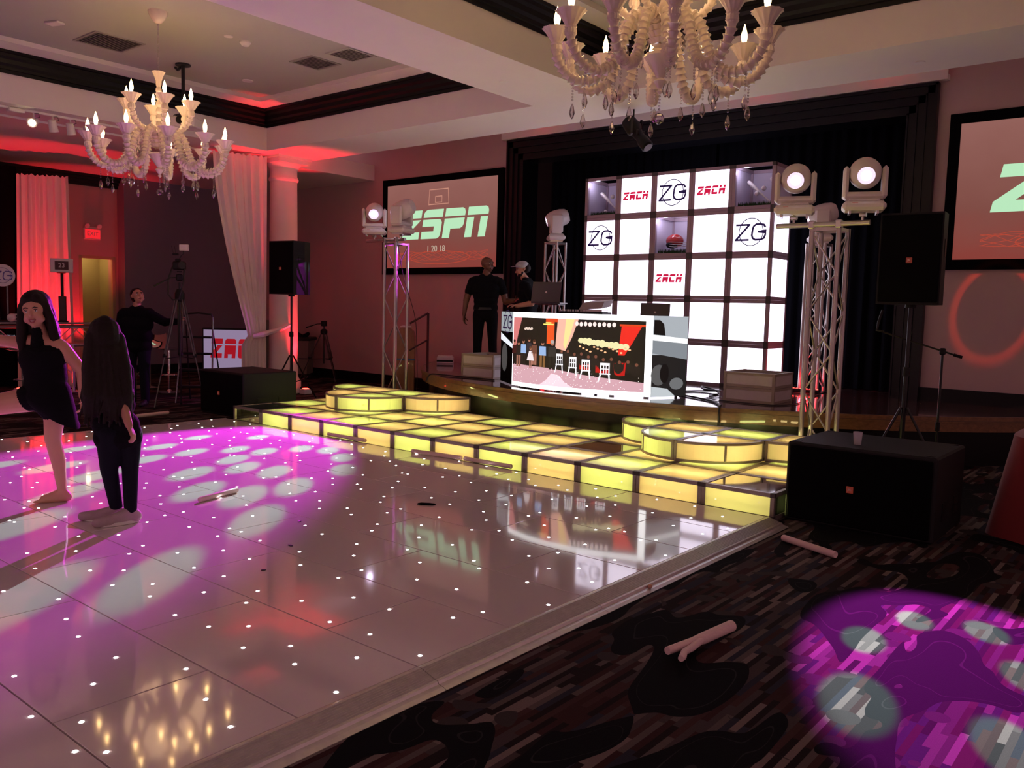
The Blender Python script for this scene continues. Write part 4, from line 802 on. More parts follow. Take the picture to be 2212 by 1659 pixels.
pic('wing_picture', rect(0, 1, .72, 1), (.72, .76, .78), .7, 0, map_left, 2); pic('wing_picture', [[(0, .60), (1, .50), (1, .56), (0, .70)]], (.95, .97, 1), 1, 1, map_left, 2); pic('wing_picture', [ell(.35, .35, .25, .2)], (.35, .36, .36), .6, 1, map_left, 2)
m = MB(); monogram(m, .55, .86, .75, lambda a, b, d: map_left(a, .86+(b-.86)*.5, d+.002), .06); m.build('monogram', 'print_dark', djs)
m = MB(); m.prism([tuple(LA), tuple(LB), tuple(fcurve(.25)), tuple(fcurve(.5)), tuple(fcurve(.75)), tuple(RA), tuple(RB), (-5.1, 9.5), (-7.3, 9.45)], lambda a, b: (a, b, 1.40), lambda a, b: (a, b, 1.43)); m.build('desk_top', 'blackplastic', dj)
for p_ in ((-7.15, 9.3), (-5.1, 9.45), (-6.2, 9.3)): MB().cyl((*p_, ZST), (*p_, 1.4), .02, n=8).build('leg', 'blackmetal', dj)
# gear on the desk
def laptop(loc, rz, lab, tilt=18, w_=.36, h_=.25):
    t = thing('laptop', lab, 'laptop', loc, rz); MB().rbox((0, 0, .009), (w_, h_, .016), .004).build('keyboard_base', 'lap_metal', t); s_ = MB().rbox((0, 0, h_/2), (w_, .008, h_), .004).build('screen_lid', 'lap_metal', t, rot=(R(-tilt), 0, 0)); s_.location = (0, h_/2*-1, .016); MB().lathe([(.014, 0), (.014, .001), (.01, .0015)], n=12, axis=(0, -1, 0)).build('emblem', 'white_plastic', s_, loc=(0, -.0045, h_/2))
mat('lap_metal', (.10, .095, .10), .35, metal=.7)
t = thing('laptop_stand', 'small black laptop stand on the DJ desk', 'stand', (-6.95, 9.22, 1.431), R(14)); MB().rbox((0, 0, .008), (.3, .24, .014), .004).build('base', 'blackmetal', t)
for s in (-1, 1): MB().cyl((s*.13, .08, .01), (s*.13, -.02, .20), .008, n=6).build('upright', 'blackmetal', t)
MB().rbox((0, 0, .205), (.36, .26, .014), .004).build('shelf', 'blackmetal', t)
laptop((-6.95, 9.22, 1.645), R(14), 'dark open laptop raised on the stand at the DJ desk', 12, .42, .28); laptop((-5.35, 9.30, 1.431), R(26), 'open laptop at the wing end of the DJ desk', 22)
t = thing('dj_mixer', 'silver DJ mixer on the curved desk', 'mixer', (-6.35, 9.22, 1.431), R(8)); MB().rbox((0, 0, .06), (.62, .30, .12), .012).build('body', 'blackplastic', t); MB().rbox((.15, -.02, .135), (.28, .2, .035), .006).build('deck', 'alu', t); km = MB().cyl((0, 0, .12), (0, 0, .145), .012, n=8).mesh('knob', 'white_plastic')
for k in range(10): obj('knob', km, t, (-.28+.038*k, -.11, 0))
t = thing('keyboard', 'slim keyboard lying beside the DJ mixer', 'keyboard', (-6.80, 8.88, 1.431), R(4)); MB().rbox((0, 0, .015), (.3, .1, .028), .006).build('case', 'lap_metal', t); MB().box((0, 0, .031), (.28, .08, .004)).build('keys', 'white_plastic', t)
o = tag(MB().prism([(-.16, 0), (.16, .02), (.2, .11), (-.1, .09)], lambda a, b: (a, 0, b), lambda a, b: (a+.02, .25, b+.03)).build('tilted_card', 'grey_box', loc=(-6.2, 9.1, 1.575), rot=(0, 0, R(10))), 'tilted grey card lying on the DJ mixer', 'card')
def cable(pts, lab, r=.008, n=60, mt='cable'):
    P = [V(p) for p in pts]; out = []
    for i in range(len(P)-1):
        p0, p1, p2, p3 = P[max(i-1, 0)], P[i], P[i+1], P[min(i+2, len(P)-1)]
        for k in range(8):
            t = k/8; out.append(.5*((2*p1)+(p2-p0)*t+(2*p0-5*p1+4*p2-p3)*t*t+(3*p1-p0-3*p2+p3)*t**3))
    out.append(P[-1]); return tag(MB().tube(out, r, 6).build('cable', mt, smooth=True), lab, 'cable')
z = ZST+.012
cable([(-4.78, 9.72, z), (-4.72, 9.86, z), (-4.85, 10.0, z+.03), (-4.98, 9.92, z+.07), (-4.88, 9.78, z+.05), (-4.74, 9.96, z+.03), (-4.9, 10.08, z+.01), (-5.1, 10.0, z), (-5.2, 9.8, z)], 'coiled black cable heaped beside the DJ desk', .011)
cable([(-5.0, 9.35, z), (-4.7, 9.2, z), (-4.35, 8.95, z), (-4.10, 8.62, z+.002), (-4.06, 8.525, z+.006), (-4.05, 8.49, .50), (-4.05, 8.49, .40), (-4.05, 8.47, .23)], 'black cable running over the wooden stage edge', .012)
cable([(-4.62, 9.34, z-.004), (-4.45, 9.2, z-.004), (-4.1, 9.13, z-.004), (-3.72, 9.2, z-.004), (-3.62, 9.6, z-.004), (-3.75, 10.4, z-.004), (-3.85, 10.95, z-.004)], 'thin black cable curving before the grey acrylic box', .006)
cable([(-8.86, 8.80, .47), (-8.84, 8.86, z+.006), (-8.74, 8.98, z+.004), (-8.4, 9.0, z), (-8.0, 9.01, z), (-7.7, 8.99, z)], 'black cable lying in front of the open box', .01)
cable([(-9.93, 9.2, 2.5), (-9.9, 9.3, 2.0), (-9.95, 9.6, 1.4), (-10.05, 9.75, .9), (-10.0, 9.72, .3), (-9.9, 9.6, .01)], 'dark cable hanging down the slim truss tower', .006)
# ================================================================== chandeliers
def flared(path, r0=.026, r1=.043, step=.042, sub=4):
    P = [V((a, 0, b)) for a, b in path]; out = []
    for i in range(len(P)-1):
        p0, p1, p2, p3 = P[max(i-1, 0)], P[i], P[i+1], P[min(i+2, len(P)-1)]
        for k in range(10): t = k/10; out.append(.5*((2*p1)+(p2-p0)*t+(2*p0-5*p1+4*p2-p3)*t*t+(3*p1-p0-3*p2+p3)*t**3))
    out.append(P[-1]); acc = [0]
    for i in range(1, len(out)): acc.append(acc[-1]+(out[i]-out[i-1]).length)
    tot = acc[-1]; n = int(tot/step); pts, rs = [], []
    def at(s):
        for i in range(1, len(acc)):
            if acc[i] >= s-1e-9: f = (s-acc[i-1])/max(1e-9, acc[i]-acc[i-1]); return out[i-1].lerp(out[i], f)
        return out[-1]
    for k in range(n):
        a = tot*k/n; b = tot*(k+1)/n
        for q in (0.02, .5, .9, .98): pts.append(at(a+(b-a)*q)); rs.append((r0, r0*1.18, r1, r0*1.05)[(0, .5, .9, .98).index(q) if q in (.5, .9, .98) else 0])
    pts.append(out[-1]); rs.append(r0); m = MB(); m.tube(pts, rs, 10); return m
CH = {}
def chandelier_parts():
    CH['arm'] = flared([(.045, -.10), (.10, .04), (.19, .075), (.28, -.02), (.33, -.18), (.41, -.31), (.53, -.355), (.64, -.31), (.71, -.20), (.72, -.10)]).mesh('arm', 'murano', True)
    CH['arm2'] = flared([(.04, -.34), (.12, -.36), (.22, -.33), (.31, -.25), (.35, -.15), (.355, -.09)], .022, .036).mesh('upper_arm', 'murano', True)
    CH['cup'] = MB().lathe([(.016, -.11), (.034, -.10), (.040, -.075), (.034, -.05), (.02, -.04), (.038, -.03), (.055, .0), (.082, .04), (.102, .056), (.097, .058), (.065, .028), (.03, -.01)], n=48, flute=12, fl=.05).mesh('candle_cup', 'murano', True)
    CH['bulb'] = MB().lathe([(.009, .0), (.017, .03), (.023, .06), (.020, .085), (.012, .115), (.004, .14), (.001, .15)], n=12).mesh('bulb', 'bulb', True)
    m = MB()
    for k in range(7): m.sph((0, 0, -.02*k), .0075, 8)
    m.lathe([(.003, -.145), (.012, -.165), (.021, -.20), (.021, -.21), (.012, -.235), (.001, -.25)], n=7); CH['drop'] = m.mesh('crystal_drop', 'crystal')
chandelier_parts()
def chandelier(x, y, zc, lab, nl=11, nu=6, a0=.2):
    t = thing('chandelier', lab, 'chandelier', (x, y, 0), a0)
    MB().lathe([(.02, ZT-.13), (.04, ZT-.12), (.075, ZT-.08), (.10, ZT-.03), (.105, ZT)], n=32, flute=14, fl=.03).build('canopy', 'murano', t, True)
    m = MB(); z = ZT-.12; zt = zc+.72; k = 0
    while z > zt: m.tube([(.008*math.cos(a), .008*math.sin(a)*(k % 2), z-.012+.016*math.sin(a)) if k % 2 else (.008*math.cos(a), 0, z-.012+.016*math.sin(a)) for a in [2*math.pi*i/8 for i in range(9)]], .003, 5); z -= .024; k += 1
    m.cyl((0, 0, zt-.02), (0, 0, ZT-.1), .003, n=6); m.build('chain', 'alu', t)
    MB().lathe([(.02, zc+.55), (.03, zc+.58), (.03, zc+.62), (.05, zc+.68), (.072, zc+.72), (.05, zc+.70), (.02, zc+.66)], n=30, flute=10, fl=.04).build('top_cup', 'murano', t, True)
    prof = []; z = zc+.56
    for k in range(8): prof += [(.018, z), (.030, z-.02), (.033, z-.05), (.02, z-.07)]; z -= .075
    MB().lathe(prof, n=20).build('stem', 'murano', t, True)
    MB().lathe([(.03, zc-.16), (.11, zc-.17), (.115, zc-.19), (.075, zc-.25), (.035, zc-.31), (.022, zc-.33), (.045, zc-.35), (.03, zc-.375), (.012, zc-.40), (.02, zc-.42), (.001, zc-.44)], n=36, flute=12, fl=.03).build('bowl', 'murano', t, True)
    b = MB()
    for k in range(5): b.sph((0, 0, zc-.45-.022*k), .008, 8)
    b.sph((0, 0, zc-.60), .038, 12); b.build('crystal_ball', 'crystal', t)
    for k in range(nl):
        arm = obj('arm', CH['arm'], t, (0, 0, zc), (0, 0, 2*math.pi*k/nl)); obj('candle_cup', CH['cup'], arm, (.72, 0, -.06)); obj('bulb', CH['bulb'], arm, (.72, 0, 0)); obj('crystal_drop', CH['drop'], arm, (.60, 0, -.36), (0, 0, k)); obj('crystal_drop', CH['drop'], arm, (.37, 0, -.30), (0, 0, k*2))
    for k in range(nu):
        arm = obj('upper_arm', CH['arm2'], t, (0, 0, zc+.40), (0, 0, 2*math.pi*(k+.5)/nu)); obj('candle_cup', CH['cup'], arm, (.355, 0, -.05)); obj('bulb', CH['bulb'], arm, (.355, 0, .01)); obj('crystal_drop', CH['drop'], arm, (.24, 0, -.36))
    point('chandelier_glow', (x, y, zc+.12), (1, .60, .32), 16, .45); return t
chandelier(-9.25, 4.93, 3.37, 'white glass chandelier hanging near the ceiling projector'); chandelier(-3.05, 5.24, 3.50, 'white glass chandelier hanging over the platform end', 12, 6, .1)

# ================================================================== people
def capsule(mb, p0, p1, r0, r1, n=14):
    p0, p1 = V(p0), V(p1); a = p1-p0; L_ = a.length
    if L_ < 1e-6: mb.sph(p0, r0, n); return
    a /= L_; prof = []
    for i in range(6): an = -math.pi/2+math.pi/2*i/5; prof.append((max(.0008, r0*math.cos(an)), r0*math.sin(an)))
    for i in range(6): an = math.pi/2*i/5; prof.append((max(.0008, r1*math.cos(an)), L_+r1*math.sin(an)))
    mb.lathe(prof, p0, n, a)
def remesh(mb, voxel, smooth=5):
    me = bpy.data.meshes.new('tmp'); me.from_pydata(mb.v, [], mb.f); bm = bmesh.new(); bm.from_mesh(me); bmesh.ops.recalc_face_normals(bm, faces=bm.faces); bm.to_mesh(me); bm.free()
    o = bpy.data.objects.new('tmp', me); COL.objects.link(o); r = o.modifiers.new('r', 'REMESH'); r.mode = 'VOXEL'; r.voxel_size = voxel; s = o.modifiers.new('s', 'SMOOTH'); s.factor = .5; s.iterations = smooth
    dg = bpy.context.evaluated_depsgraph_get(); dg.update(); out = bpy.data.meshes.new_from_object(o.evaluated_get(dg)); bpy.data.objects.remove(o, do_unlink=True); return out
def seg_dist(p, c):
    a, b = c[0], c[1]; d = b-a; L2 = d.length_squared; t = 0 if L2 < 1e-9 else max(0, min(1, (p-a).dot(d)/L2)); return (p-(a+d*t)).length-(c[2]+(c[3]-c[2])*t)
def figure_mesh(name, caps, voxel=.0075, smooth=5, ell=(), ):
    mb = MB(); C2 = []
    for c in caps: capsule(mb, *c[:4]); C2.append((V(c[0]), V(c[1]), c[2], c[3], c[4]))
    for (c, r, sc, rot, mt) in ell: mb.sph(c, r, 18, sc, rot); C2.append((V(c), V(c), r*min(sc), r*min(sc), mt))
    me = remesh(mb, voxel, smooth); me.name = name; names = []
    for c in C2:
        if c[4] not in names: names.append(c[4])
    me.materials.clear()
    for nme in names: me.materials.append(MATS[nme])
    if len(names) > 1:
        idx = []
        for p in me.polygons:
            q = p.center; best = min(C2, key=lambda c: seg_dist(q, c)); idx.append(names.index(best[4]))
        me.polygons.foreach_set('material_index', idx)
    me.polygons.foreach_set('use_smooth', [True]*len(me.polygons)); me.update(); return me
def frame3(f, up=(0, 0, 1)):
    f = V(f).normalized(); s = f.cross(V(up)).normalized(); u = s.cross(f); return f, s, u
def head_caps(c, f, skin, h=.225, up=(0, 0, 1)):
    """capsules of a head with chin, nose, ears; c = head centre, f = facing"""
    f, s, u = frame3(f, up); k = h/.225; c = V(c); P = lambda a, b, d: c+f*a*k+s*b*k+u*d*k; out = []
    out += [(P(-.02, 0, .035), P(.005, 0, .03), .088*k, .080*k, skin), (P(.012, 0, .0), P(.022, 0, -.055), .070*k, .052*k, skin), (P(.045, 0, -.088), P(.052, 0, -.092), .022*k, .02*k, skin), (P(.055, -.03, -.03), P(.03, -.045, -.05), .028*k, .028*k, skin), (P(.055, .03, -.03), P(.03, .045, -.05), .028*k, .028*k, skin)]
    out += [(P(.078, 0, .008), P(.100, 0, -.028), .010*k, .0145*k, skin), (P(.07, -.03, .028), P(.07, .03, .028), .016*k, .016*k, skin), (P(-.01, -.078, -.0), P(-.015, -.082, .02), .014*k, .017*k, skin), (P(-.01, .078, -.0), P(-.015, .082, .02), .014*k, .017*k, skin)]
    return out
def face_parts(t, c, f, h=.225, up=(0, 0, 1), smile=1, beard=None):
    f, s, u = frame3(f, up); k = h/.225; c = V(c); P = lambda a, b, d: c+f*a*k+s*b*k+u*d*k
    for sg in (-1, 1):
        ey = MB().sph(P(.0695, sg*.031, .006), .0105*k, 10).build('eye', 'eye', t, True); MB().sph(P(.0765, sg*.031, .006), .0052*k, 8).build('iris', 'iris', ey, True)
        MB().tube([P(.083, sg*.014, .026), P(.087, sg*.031, .032), P(.076, sg*.05, .026)], [.0035*k, .005*k, .003*k], 6).build('eyebrow', 'brow', t, True); MB().tube([P(.078, sg*.018, .014), P(.083, sg*.031, .0175), P(.074, sg*.044, .013)], .0028*k, 5).build('eyelid', 'brow', ey, True)
    w_ = .026 if smile else .02; zc = -.058
    MB().tube([P(.066, -w_, zc+.010*smile), P(.080, -w_*.4, zc+.002), P(.083, 0, zc+.003), P(.080, w_*.4, zc+.002), P(.066, w_, zc+.010*smile)], [.003*k, .005*k, .005*k, .005*k, .003*k], 6).build('upper_lip', 'lip', t, True)
    MB().tube([P(.066, -w_, zc+.009*smile), P(.078, -w_*.4, zc-.014), P(.080, 0, zc-.017), P(.078, w_*.4, zc-.014), P(.066, w_, zc+.009*smile)], [.003*k, .0055*k, .006*k, .0055*k, .003*k], 6).build('lower_lip', 'lip', t, True)
    if smile: m = MB().sph(P(.070, 0, zc-.005), .012*k, 10, (1, 1, 1)); MB().tube([P(.068, -w_*.8, zc+.002), P(.0775, 0, zc-.006), P(.068, w_*.8, zc+.002)], [.003*k, .007*k, .003*k], 8).build('teeth', 'teeth', t, True)
def hand_caps(wrist, d, nrm, skin, k=1, curl=.25, side=1):
    """palm with five bent fingers; d = finger direction, nrm = palm normal"""
    d = V(d).normalized(); nrm = V(nrm); nrm = (nrm-d*nrm.dot(d)).normalized(); s = d.cross(nrm)*side; w_ = V(wrist); out = []
    for b in (-.026, -.008, .010, .026): out.append((w_+s*b*.6*k, w_+d*.075*k+s*b*k, .015*k, .013*k, skin))
    for b, L_ in ((-.029, .058), (-.010, .072), (.010, .078), (.029, .068)):
        p = w_+d*.08*k+s*b*k; ang = 0; rr = .0082*k
        for q, fr in enumerate((.45, .32, .23)):
            ang += curl*(1+.5*q); dd = d*math.cos(ang)+nrm*math.sin(ang); p2 = p+dd*L_*fr*k; out.append((p, p2, rr, rr*.93, skin)); p = p2; rr *= .93
    p = w_+d*.02*k+s*.026*k
    for q, L_ in enumerate((.034, .028, .022)): dd = (d*(.55+.15*q)+s*(.75-.25*q)+nrm*.25*(1+q)).normalized(); p2 = p+dd*L_*k; out.append((p, p2, .0105*k, .009*k, skin)); p = p2
    return out
def foot_caps(ankle, d, mt, k=1, toes=False):
    d = V((d[0], d[1], 0)).normalized(); s = V((d.y, -d.x, 0)); a = V(ankle); z = a.z; g = V((a.x, a.y, 0)); out = [(a, g-d*.035*k+V((0, 0, .035*k)), .036*k, .036*k, mt), (g-d*.03*k+V((0, 0, .032*k)), g+d*.12*k+V((0, 0, .026*k)), .034*k, .036*k, mt), (a-V((0, 0, .01)), g+d*.09*k+V((0, 0, .04*k)), .034*k, .03*k, mt)]
    if toes:
        for q in range(5): b = (-.028+.014*q)*k; out.append((g+d*.13*k+s*b+V((0, 0, .016*k)), g+d*(.19-.008*q)*k+s*b*1.15+V((0, 0, .012*k)), .0125*k, .0105*k, mt))
    else: out.append((g+d*.12*k+V((0, 0, .03*k)), g+d*.185*k+V((0, 0, .026*k)), .036*k, .028*k, mt))
    return out
AZ = R(39.4)
def loft(t, name, mt, secs, n=40):
    """cloth loft: sections ((cx, cy), z, rx, ry, slope of z along x) with soft folds"""
    m = MB(); vs = []
    for i, ((cx, cy), z, rx, ry, sl) in enumerate(secs):
        for k in range(n):
            a = 2*math.pi*k/n; f = 1+.018*math.sin(7*a+i*.3)*(i/len(secs)); x = rx*f*math.cos(a); vs.append((cx+x, cy+ry*f*math.sin(a), z+sl*x))
    m._add(vs, [(i*n+k, i*n+(k+1) % n, (i+1)*n+(k+1) % n, (i+1)*n+k) for i in range(len(secs)-1) for k in range(n)]); return m.build(name, mt, t, True)
# woman kicking : x = image right, y = away from the camera
def woman():
    t = thing('person', 'woman in a short black dress kicking one bare leg up on the dance floor', 'person', (-6.53, 2.62, .052), AZ); sk = 'skin'; bl = 'black_cloth'; hf = (.16, -1, .06); hc = V((-.085, -.02, 1.40))
    caps = head_caps(hc, hf, sk, .225, (-.12, 0, 1))+[((-.075, .0, 1.30), (-.05, .0, 1.21), .045, .052, sk), ((-.16, .0, 1.185), (.07, .0, 1.165), .055, .055, sk), ((-.05, .0, 1.20), (-.04, 0, 1.12), .065, .085, sk)]
    caps += [((-.13, .0, 1.10), (.05, .0, 1.09), .085, .085, bl), ((-.05, -.01, 1.14), (-.03, -.0, 1.10), .07, .09, bl), ((-.05, -.055, 1.16), (-.068, -.03, 1.265), .05, .036, bl), ((-.072, .0, 1.275), (-.07, .015, 1.265), .046, .046, bl), ((-.105, -.06, 1.10), (-.10, -.05, 1.08), .055, .055, bl), ((.02, -.06, 1.09), (.025, -.05, 1.07), .055, .055, bl), ((-.09, .0, 1.0), (.02, .0, .99), .095, .095, bl), ((-.06, 0, .93), (.02, 0, .93), .10, .10, bl), ((-.06, .01, .82), (.03, .02, .80), .11, .108, bl), ((.015, .03, .76), (.04, .04, .68), .105, .095, bl), ((-.03, 0, .74), (.01, .02, .68), .095, .09, bl), ((-.07, -.01, .79), (-.13, -.03, .78), .11, .102, bl)]
    caps += [((.025, .02, .74), (-.0, .02, .47), .082, .058, sk), ((-.0, .02, .47), (.025, .045, .30), .056, .052, sk), ((.025, .045, .30), (.055, .03, .09), .05, .032, sk)]+foot_caps((.055, .03, .08), (-.9, -.35), sk, .95, True)
    caps += [((-.12, -.02, .77), (-.50, -.14, .70), .094, .066, sk), ((-.50, -.14, .70), (-.63, -.17, .52), .062, .058, sk), ((-.63, -.17, .52), (-.76, -.2, .34), .056, .034, sk)]
    caps += [(a[0]+V((-.78, -.2, .25)), a[1]+V((-.78, -.2, .25)), a[2], a[3], sk) if isinstance(a[0], V) else a for a in [(V(q[0]), V(q[1]), q[2], q[3], sk) for q in foot_caps((0, 0, .08), (-.9, -.4), sk, .9, True)]]
    caps += [((-.19, 0, 1.175), (-.38, -.03, 1.195), .048, .040, sk), ((-.38, -.03, 1.195), (-.60, -.10, 1.23), .038, .026, sk)]+hand_caps((-.61, -.105, 1.232), (-1, -.35, .12), (0, -.2, -1), sk, .9)
    caps += [((.10, 0, 1.15), (.225, .02, .985), .05, .042, sk), ((.225, .02, .985), (.245, -.02, .80), .040, .026, sk)]+hand_caps((.246, -.022, .79), (.15, -.35, -.9), (-.7, -.6, 0), sk, .9, .35, -1)
    obj('body', figure_mesh('body', caps, .0068, 8), t); face_parts(t, hc, hf, .225, (-.12, 0, 1), 1)
    loft(t, 'dress', bl, [((-.05, -.005), 1.165, .115, .075, .02), ((-.045, -.02), 1.12, .150, .115, .05), ((-.045, -.025), 1.06, .158, .125, .04), ((-.045, -.01), .98, .138, .112, .0), ((-.04, 0), .92, .138, .115, 0), ((-.03, .01), .85, .160, .135, .02), ((-.035, .01), .79, .185, .15, -.10), ((-.02, .015), .73, .19, .15, -.30), ((.005, .02), .675, .178, .14, -.52), ((.02, .025), .655, .172, .135, -.60)])
    f, s, u = frame3(hf, (-.12, 0, 1)); P = lambda a, b, d: hc+f*a+s*b+u*d
    h = [(P(-.035, 0, .062), P(-.05, 0, .01), .108, .108, 'hair'), (P(.025, -.03, .092), P(-.03, -.05, .06), .045, .05, 'hair'), (P(.025, .03, .088), P(-.03, .05, .06), .045, .05, 'hair'), (P(-.02, 0, .125), P(-.05, 0, .13), .04, .038, 'hair')]
    for sg in (-1, 1): h += [(P(.01, sg*.078, .05), P(-.0, sg*.098, -.06), .030, .034, 'hair'), (P(-.0, sg*.098, -.06), P(.0, sg*.112, -.19), .034, .038, 'hair'), (P(.0, sg*.112, -.19), P(.012, sg*.115, -.30), .036, .02, 'hair')]
    for b in (-.06, 0, .06): h += [(P(-.06, b, 0), P(-.085, b*1.25, -.15), .055, .05, 'hair'), (P(-.085, b*1.25, -.15), P(-.08, b*1.3, -.28), .05, .028, 'hair')]
    rs = random.Random(4)
    for q in range(30):
        a = rs.uniform(-1, 1); sd = 1 if a > 0 else -1; fr = rs.uniform(.3, 1); x0 = -.02-.07*(1-abs(a)); p = [P(x0, a*.09, .06-.05*abs(a)), P(x0-.015*(1-abs(a)), a*.118+rs.uniform(-.01, .01), -.10), P(x0+.02, a*.128+rs.uniform(-.02, .02), -.22), P(x0+.03, a*.12+rs.uniform(-.025, .025), -.27-.08*fr)]
        for k_ in range(3): h.append((p[k_], p[k_+1], .015-.003*k_, .013-.003*k_, 'hair'))
    obj('hair', figure_mesh('hair', h, .0058, 2), t)
woman()
def girl():
    t = thing('person', 'girl in dark top and jeans with long hair seen from behind', 'person', (-5.66, 2.70, .052), AZ); sk = 'skin_mid'; bl = 'black_cloth'; hf = (-.55, .8, 0); hc = V((-.085, .0, 1.245))
    caps = head_caps(hc, hf, sk, .20)+[((-.08, .0, 1.15), (-.07, .0, 1.08), .042, .046, sk), ((-.155, -.04, 1.03), (.02, .07, 1.03), .058, .058, bl), ((-.13, -.02, .95), (.0, .05, .94), .085, .085, bl), ((-.10, 0, .80), (.01, .03, .80), .090, .090, bl), ((-.08, 0, .68), (.03, .03, .66), .098, .098, bl), ((-.06, 0, .58), (.04, .04, .58), .102, .102, bl)]
    caps += [((-.05, -.02, .60), (-.055, -.02, .36), .088, .058, 'jeans'), ((-.055, -.02, .36), (-.03, .02, .09), .056, .042, 'jeans'), ((.05, .05, .60), (.065, .03, .38), .088, .058, 'jeans'), ((.065, .03, .38), (.09, -.03, .09), .056, .042, 'jeans')]
    caps += [((.03, .07, 1.02), (.055, .03, .84), .05, .044, bl), ((.05, .03, .86), (.02, -.05, .86), .04, .04, bl), ((.03, -.02, .86), (.12, -.10, .68), .038, .026, sk)]+hand_caps((.125, -.105, .67), (.45, -.2, -.85), (-.8, 0, -.3), sk, .85, .45)
    caps += [((-.16, -.04, 1.02), (-.20, .02, .84), .048, .042, bl), ((-.20, .02, .84), (-.19, .12, .70), .036, .025, sk)]+hand_caps((-.19, .125, .69), (0, .6, -.8), (.9, 0, 0), sk, .85, .4, -1)
    obj('body', figure_mesh('body', caps, .0068, 8), t); face_parts(t, hc, hf, .20, smile=0)
    f, s, u = frame3(hf); P = lambda a, b, d: hc+f*a+s*b+u*d
    h = [(P(-.03, 0, .05), P(-.045, 0, .0), .100, .102, 'hair'), (P(-.0, 0, .11), P(-.05, 0, .115), .045, .045, 'hair'), (P(.03, -.04, .075), P(-.02, -.06, .03), .04, .05, 'hair'), (P(.03, .04, .075), P(-.02, .06, .03), .04, .05, 'hair')]
    for b in (-.1, -.055, 0, .055, .1): h += [(P(-.05, b*.7, .0), P(-.095, b*1.0, -.20), .056, .054, 'hair'), (P(-.095, b*1.0, -.20), P(-.12, b*1.1, -.36), .052, .046, 'hair'), (P(-.12, b*1.1, -.36), P(-.115+.02*math.sin(b*60), b*1.25, -.48-.3*abs(b)), .046, .02, 'hair')]
    rs = random.Random(8)
    for q in range(46):
        a = rs.uniform(-1, 1); fr = rs.uniform(.2, 1); p = [P(-.09+.05*a*a, a*.075, .07), P(-.135+.07*a*a, a*.115, -.06), P(-.145+.07*a*a+rs.uniform(-.012, .012), a*.14+rs.uniform(-.015, .015), -.22), P(-.165+.06*a*a+rs.uniform(-.015, .015), a*.15+rs.uniform(-.02, .02), -.38), P(-.155+.05*a*a+rs.uniform(-.02, .02), a*.155+rs.uniform(-.03, .03), -.46-.12*fr)]
        for k_ in range(4): h.append((p[k_], p[k_+1], .016-.0025*k_, .0145-.0025*k_, 'hair'))
    obj('hair', figure_mesh('hair', h, .0058, 2), t)
    for nm, ax_, d, k in (('shoe', (-.035, .02, .08), (-1, -.15), 1), ('shoe', (.085, -.03, .085), (-.72, -.72), 1)):
        o_ = obj(nm, figure_mesh(nm, foot_caps(ax_, d, 'shoe', 1.15), .006, 3), t); dd = V((d[0], d[1], 0)).normalized(); ss = V((dd.y, -dd.x, 0)); g0 = V((ax_[0], ax_[1], 0))
        m = MB(); P2 = [g0+dd*(.07+.135*math.cos(a))+ss*(.042*math.sin(a)) for a in [2*math.pi*i/20 for i in range(20)]]; m.prism([(p.x, p.y) for p in P2], lambda a, b: (a, b, 0), lambda a, b: (a, b, .022)); m.build('sole', 'sole', o_)
girl()
def trouser(hipx, knee, ankle, mt='black_cloth', r=(.10, .072, .06)): return [(hipx, knee, r[0], r[1], mt), (knee, ankle, r[1], r[2], mt)]
def man_black():
    t = thing('person', 'bald man in black T-shirt and trousers laughing on the stage', 'person', (-8.80, 10.02, ZST+.001), AZ); sk = 'skin_dark'; bl = 'black_cloth'; hf = (.75, -.65, .12); hc = V((.02, 0, 1.685))
    caps = head_caps(hc, hf, sk, .235)+[((.01, 0, 1.59), (0, 0, 1.49), .058, .068, sk), ((-.155, 0, 1.435), (.155, 0, 1.435), .082, .082, bl), ((-.05, 0, 1.48), (.05, 0, 1.48), .075, .075, bl), ((-.11, 0, 1.31), (.11, 0, 1.31), .12, .12, bl), ((-.09, -.01, 1.22), (.09, -.01, 1.22), .118, .118, bl), ((-.075, -.01, 1.12), (.075, -.01, 1.12), .115, .115, bl), ((-.075, 0, 1.02), (.08, 0, 1.02), .115, .115, bl), ((-.08, 0, .92), (.08, 0, .92), .115, .115, bl)]
    caps += trouser((-.10, 0, .90), (-.115, -.02, .5), (-.12, .02, .09))+trouser((.10, 0, .90), (.12, -.02, .5), (.14, .02, .09))
    caps += [((-.21, 0, 1.42), (-.265, .02, 1.27), .076, .07, bl), ((-.265, .02, 1.28), (-.31, .03, 1.12), .058, .05, sk), ((-.31, .03, 1.12), (-.335, -.03, .90), .047, .032, sk)]+hand_caps((-.335, -.035, .885), (.05, -.15, -1), (.9, -.3, 0), sk, 1.05, .3, -1)
    caps += [((.21, 0, 1.42), (.275, .01, 1.27), .076, .07, bl), ((.275, .01, 1.28), (.31, .0, 1.12), .058, .05, sk), ((.31, .0, 1.12), (.45, -.13, 1.14), .047, .032, sk)]+hand_caps((.46, -.14, 1.145), (.75, -.4, .45), (0, 0, 1), sk, 1.05, .15)
    obj('body', figure_mesh('body', caps, .0085, 9), t); face_parts(t, hc, hf, .235, smile=1)
    MB().lathe([(.155, .985), (.158, .99), (.158, 1.02), (.155, 1.025)], n=32).build('belt', 'cable', t).scale = (1.22, .80, 1)
    for x_, y_ in ((-.12, .02), (.14, .02)): obj('shoe', figure_mesh('shoe', foot_caps((x_, y_, .09), (.1, -1), 'cable', 1.15), .009, 3), t)
man_black()
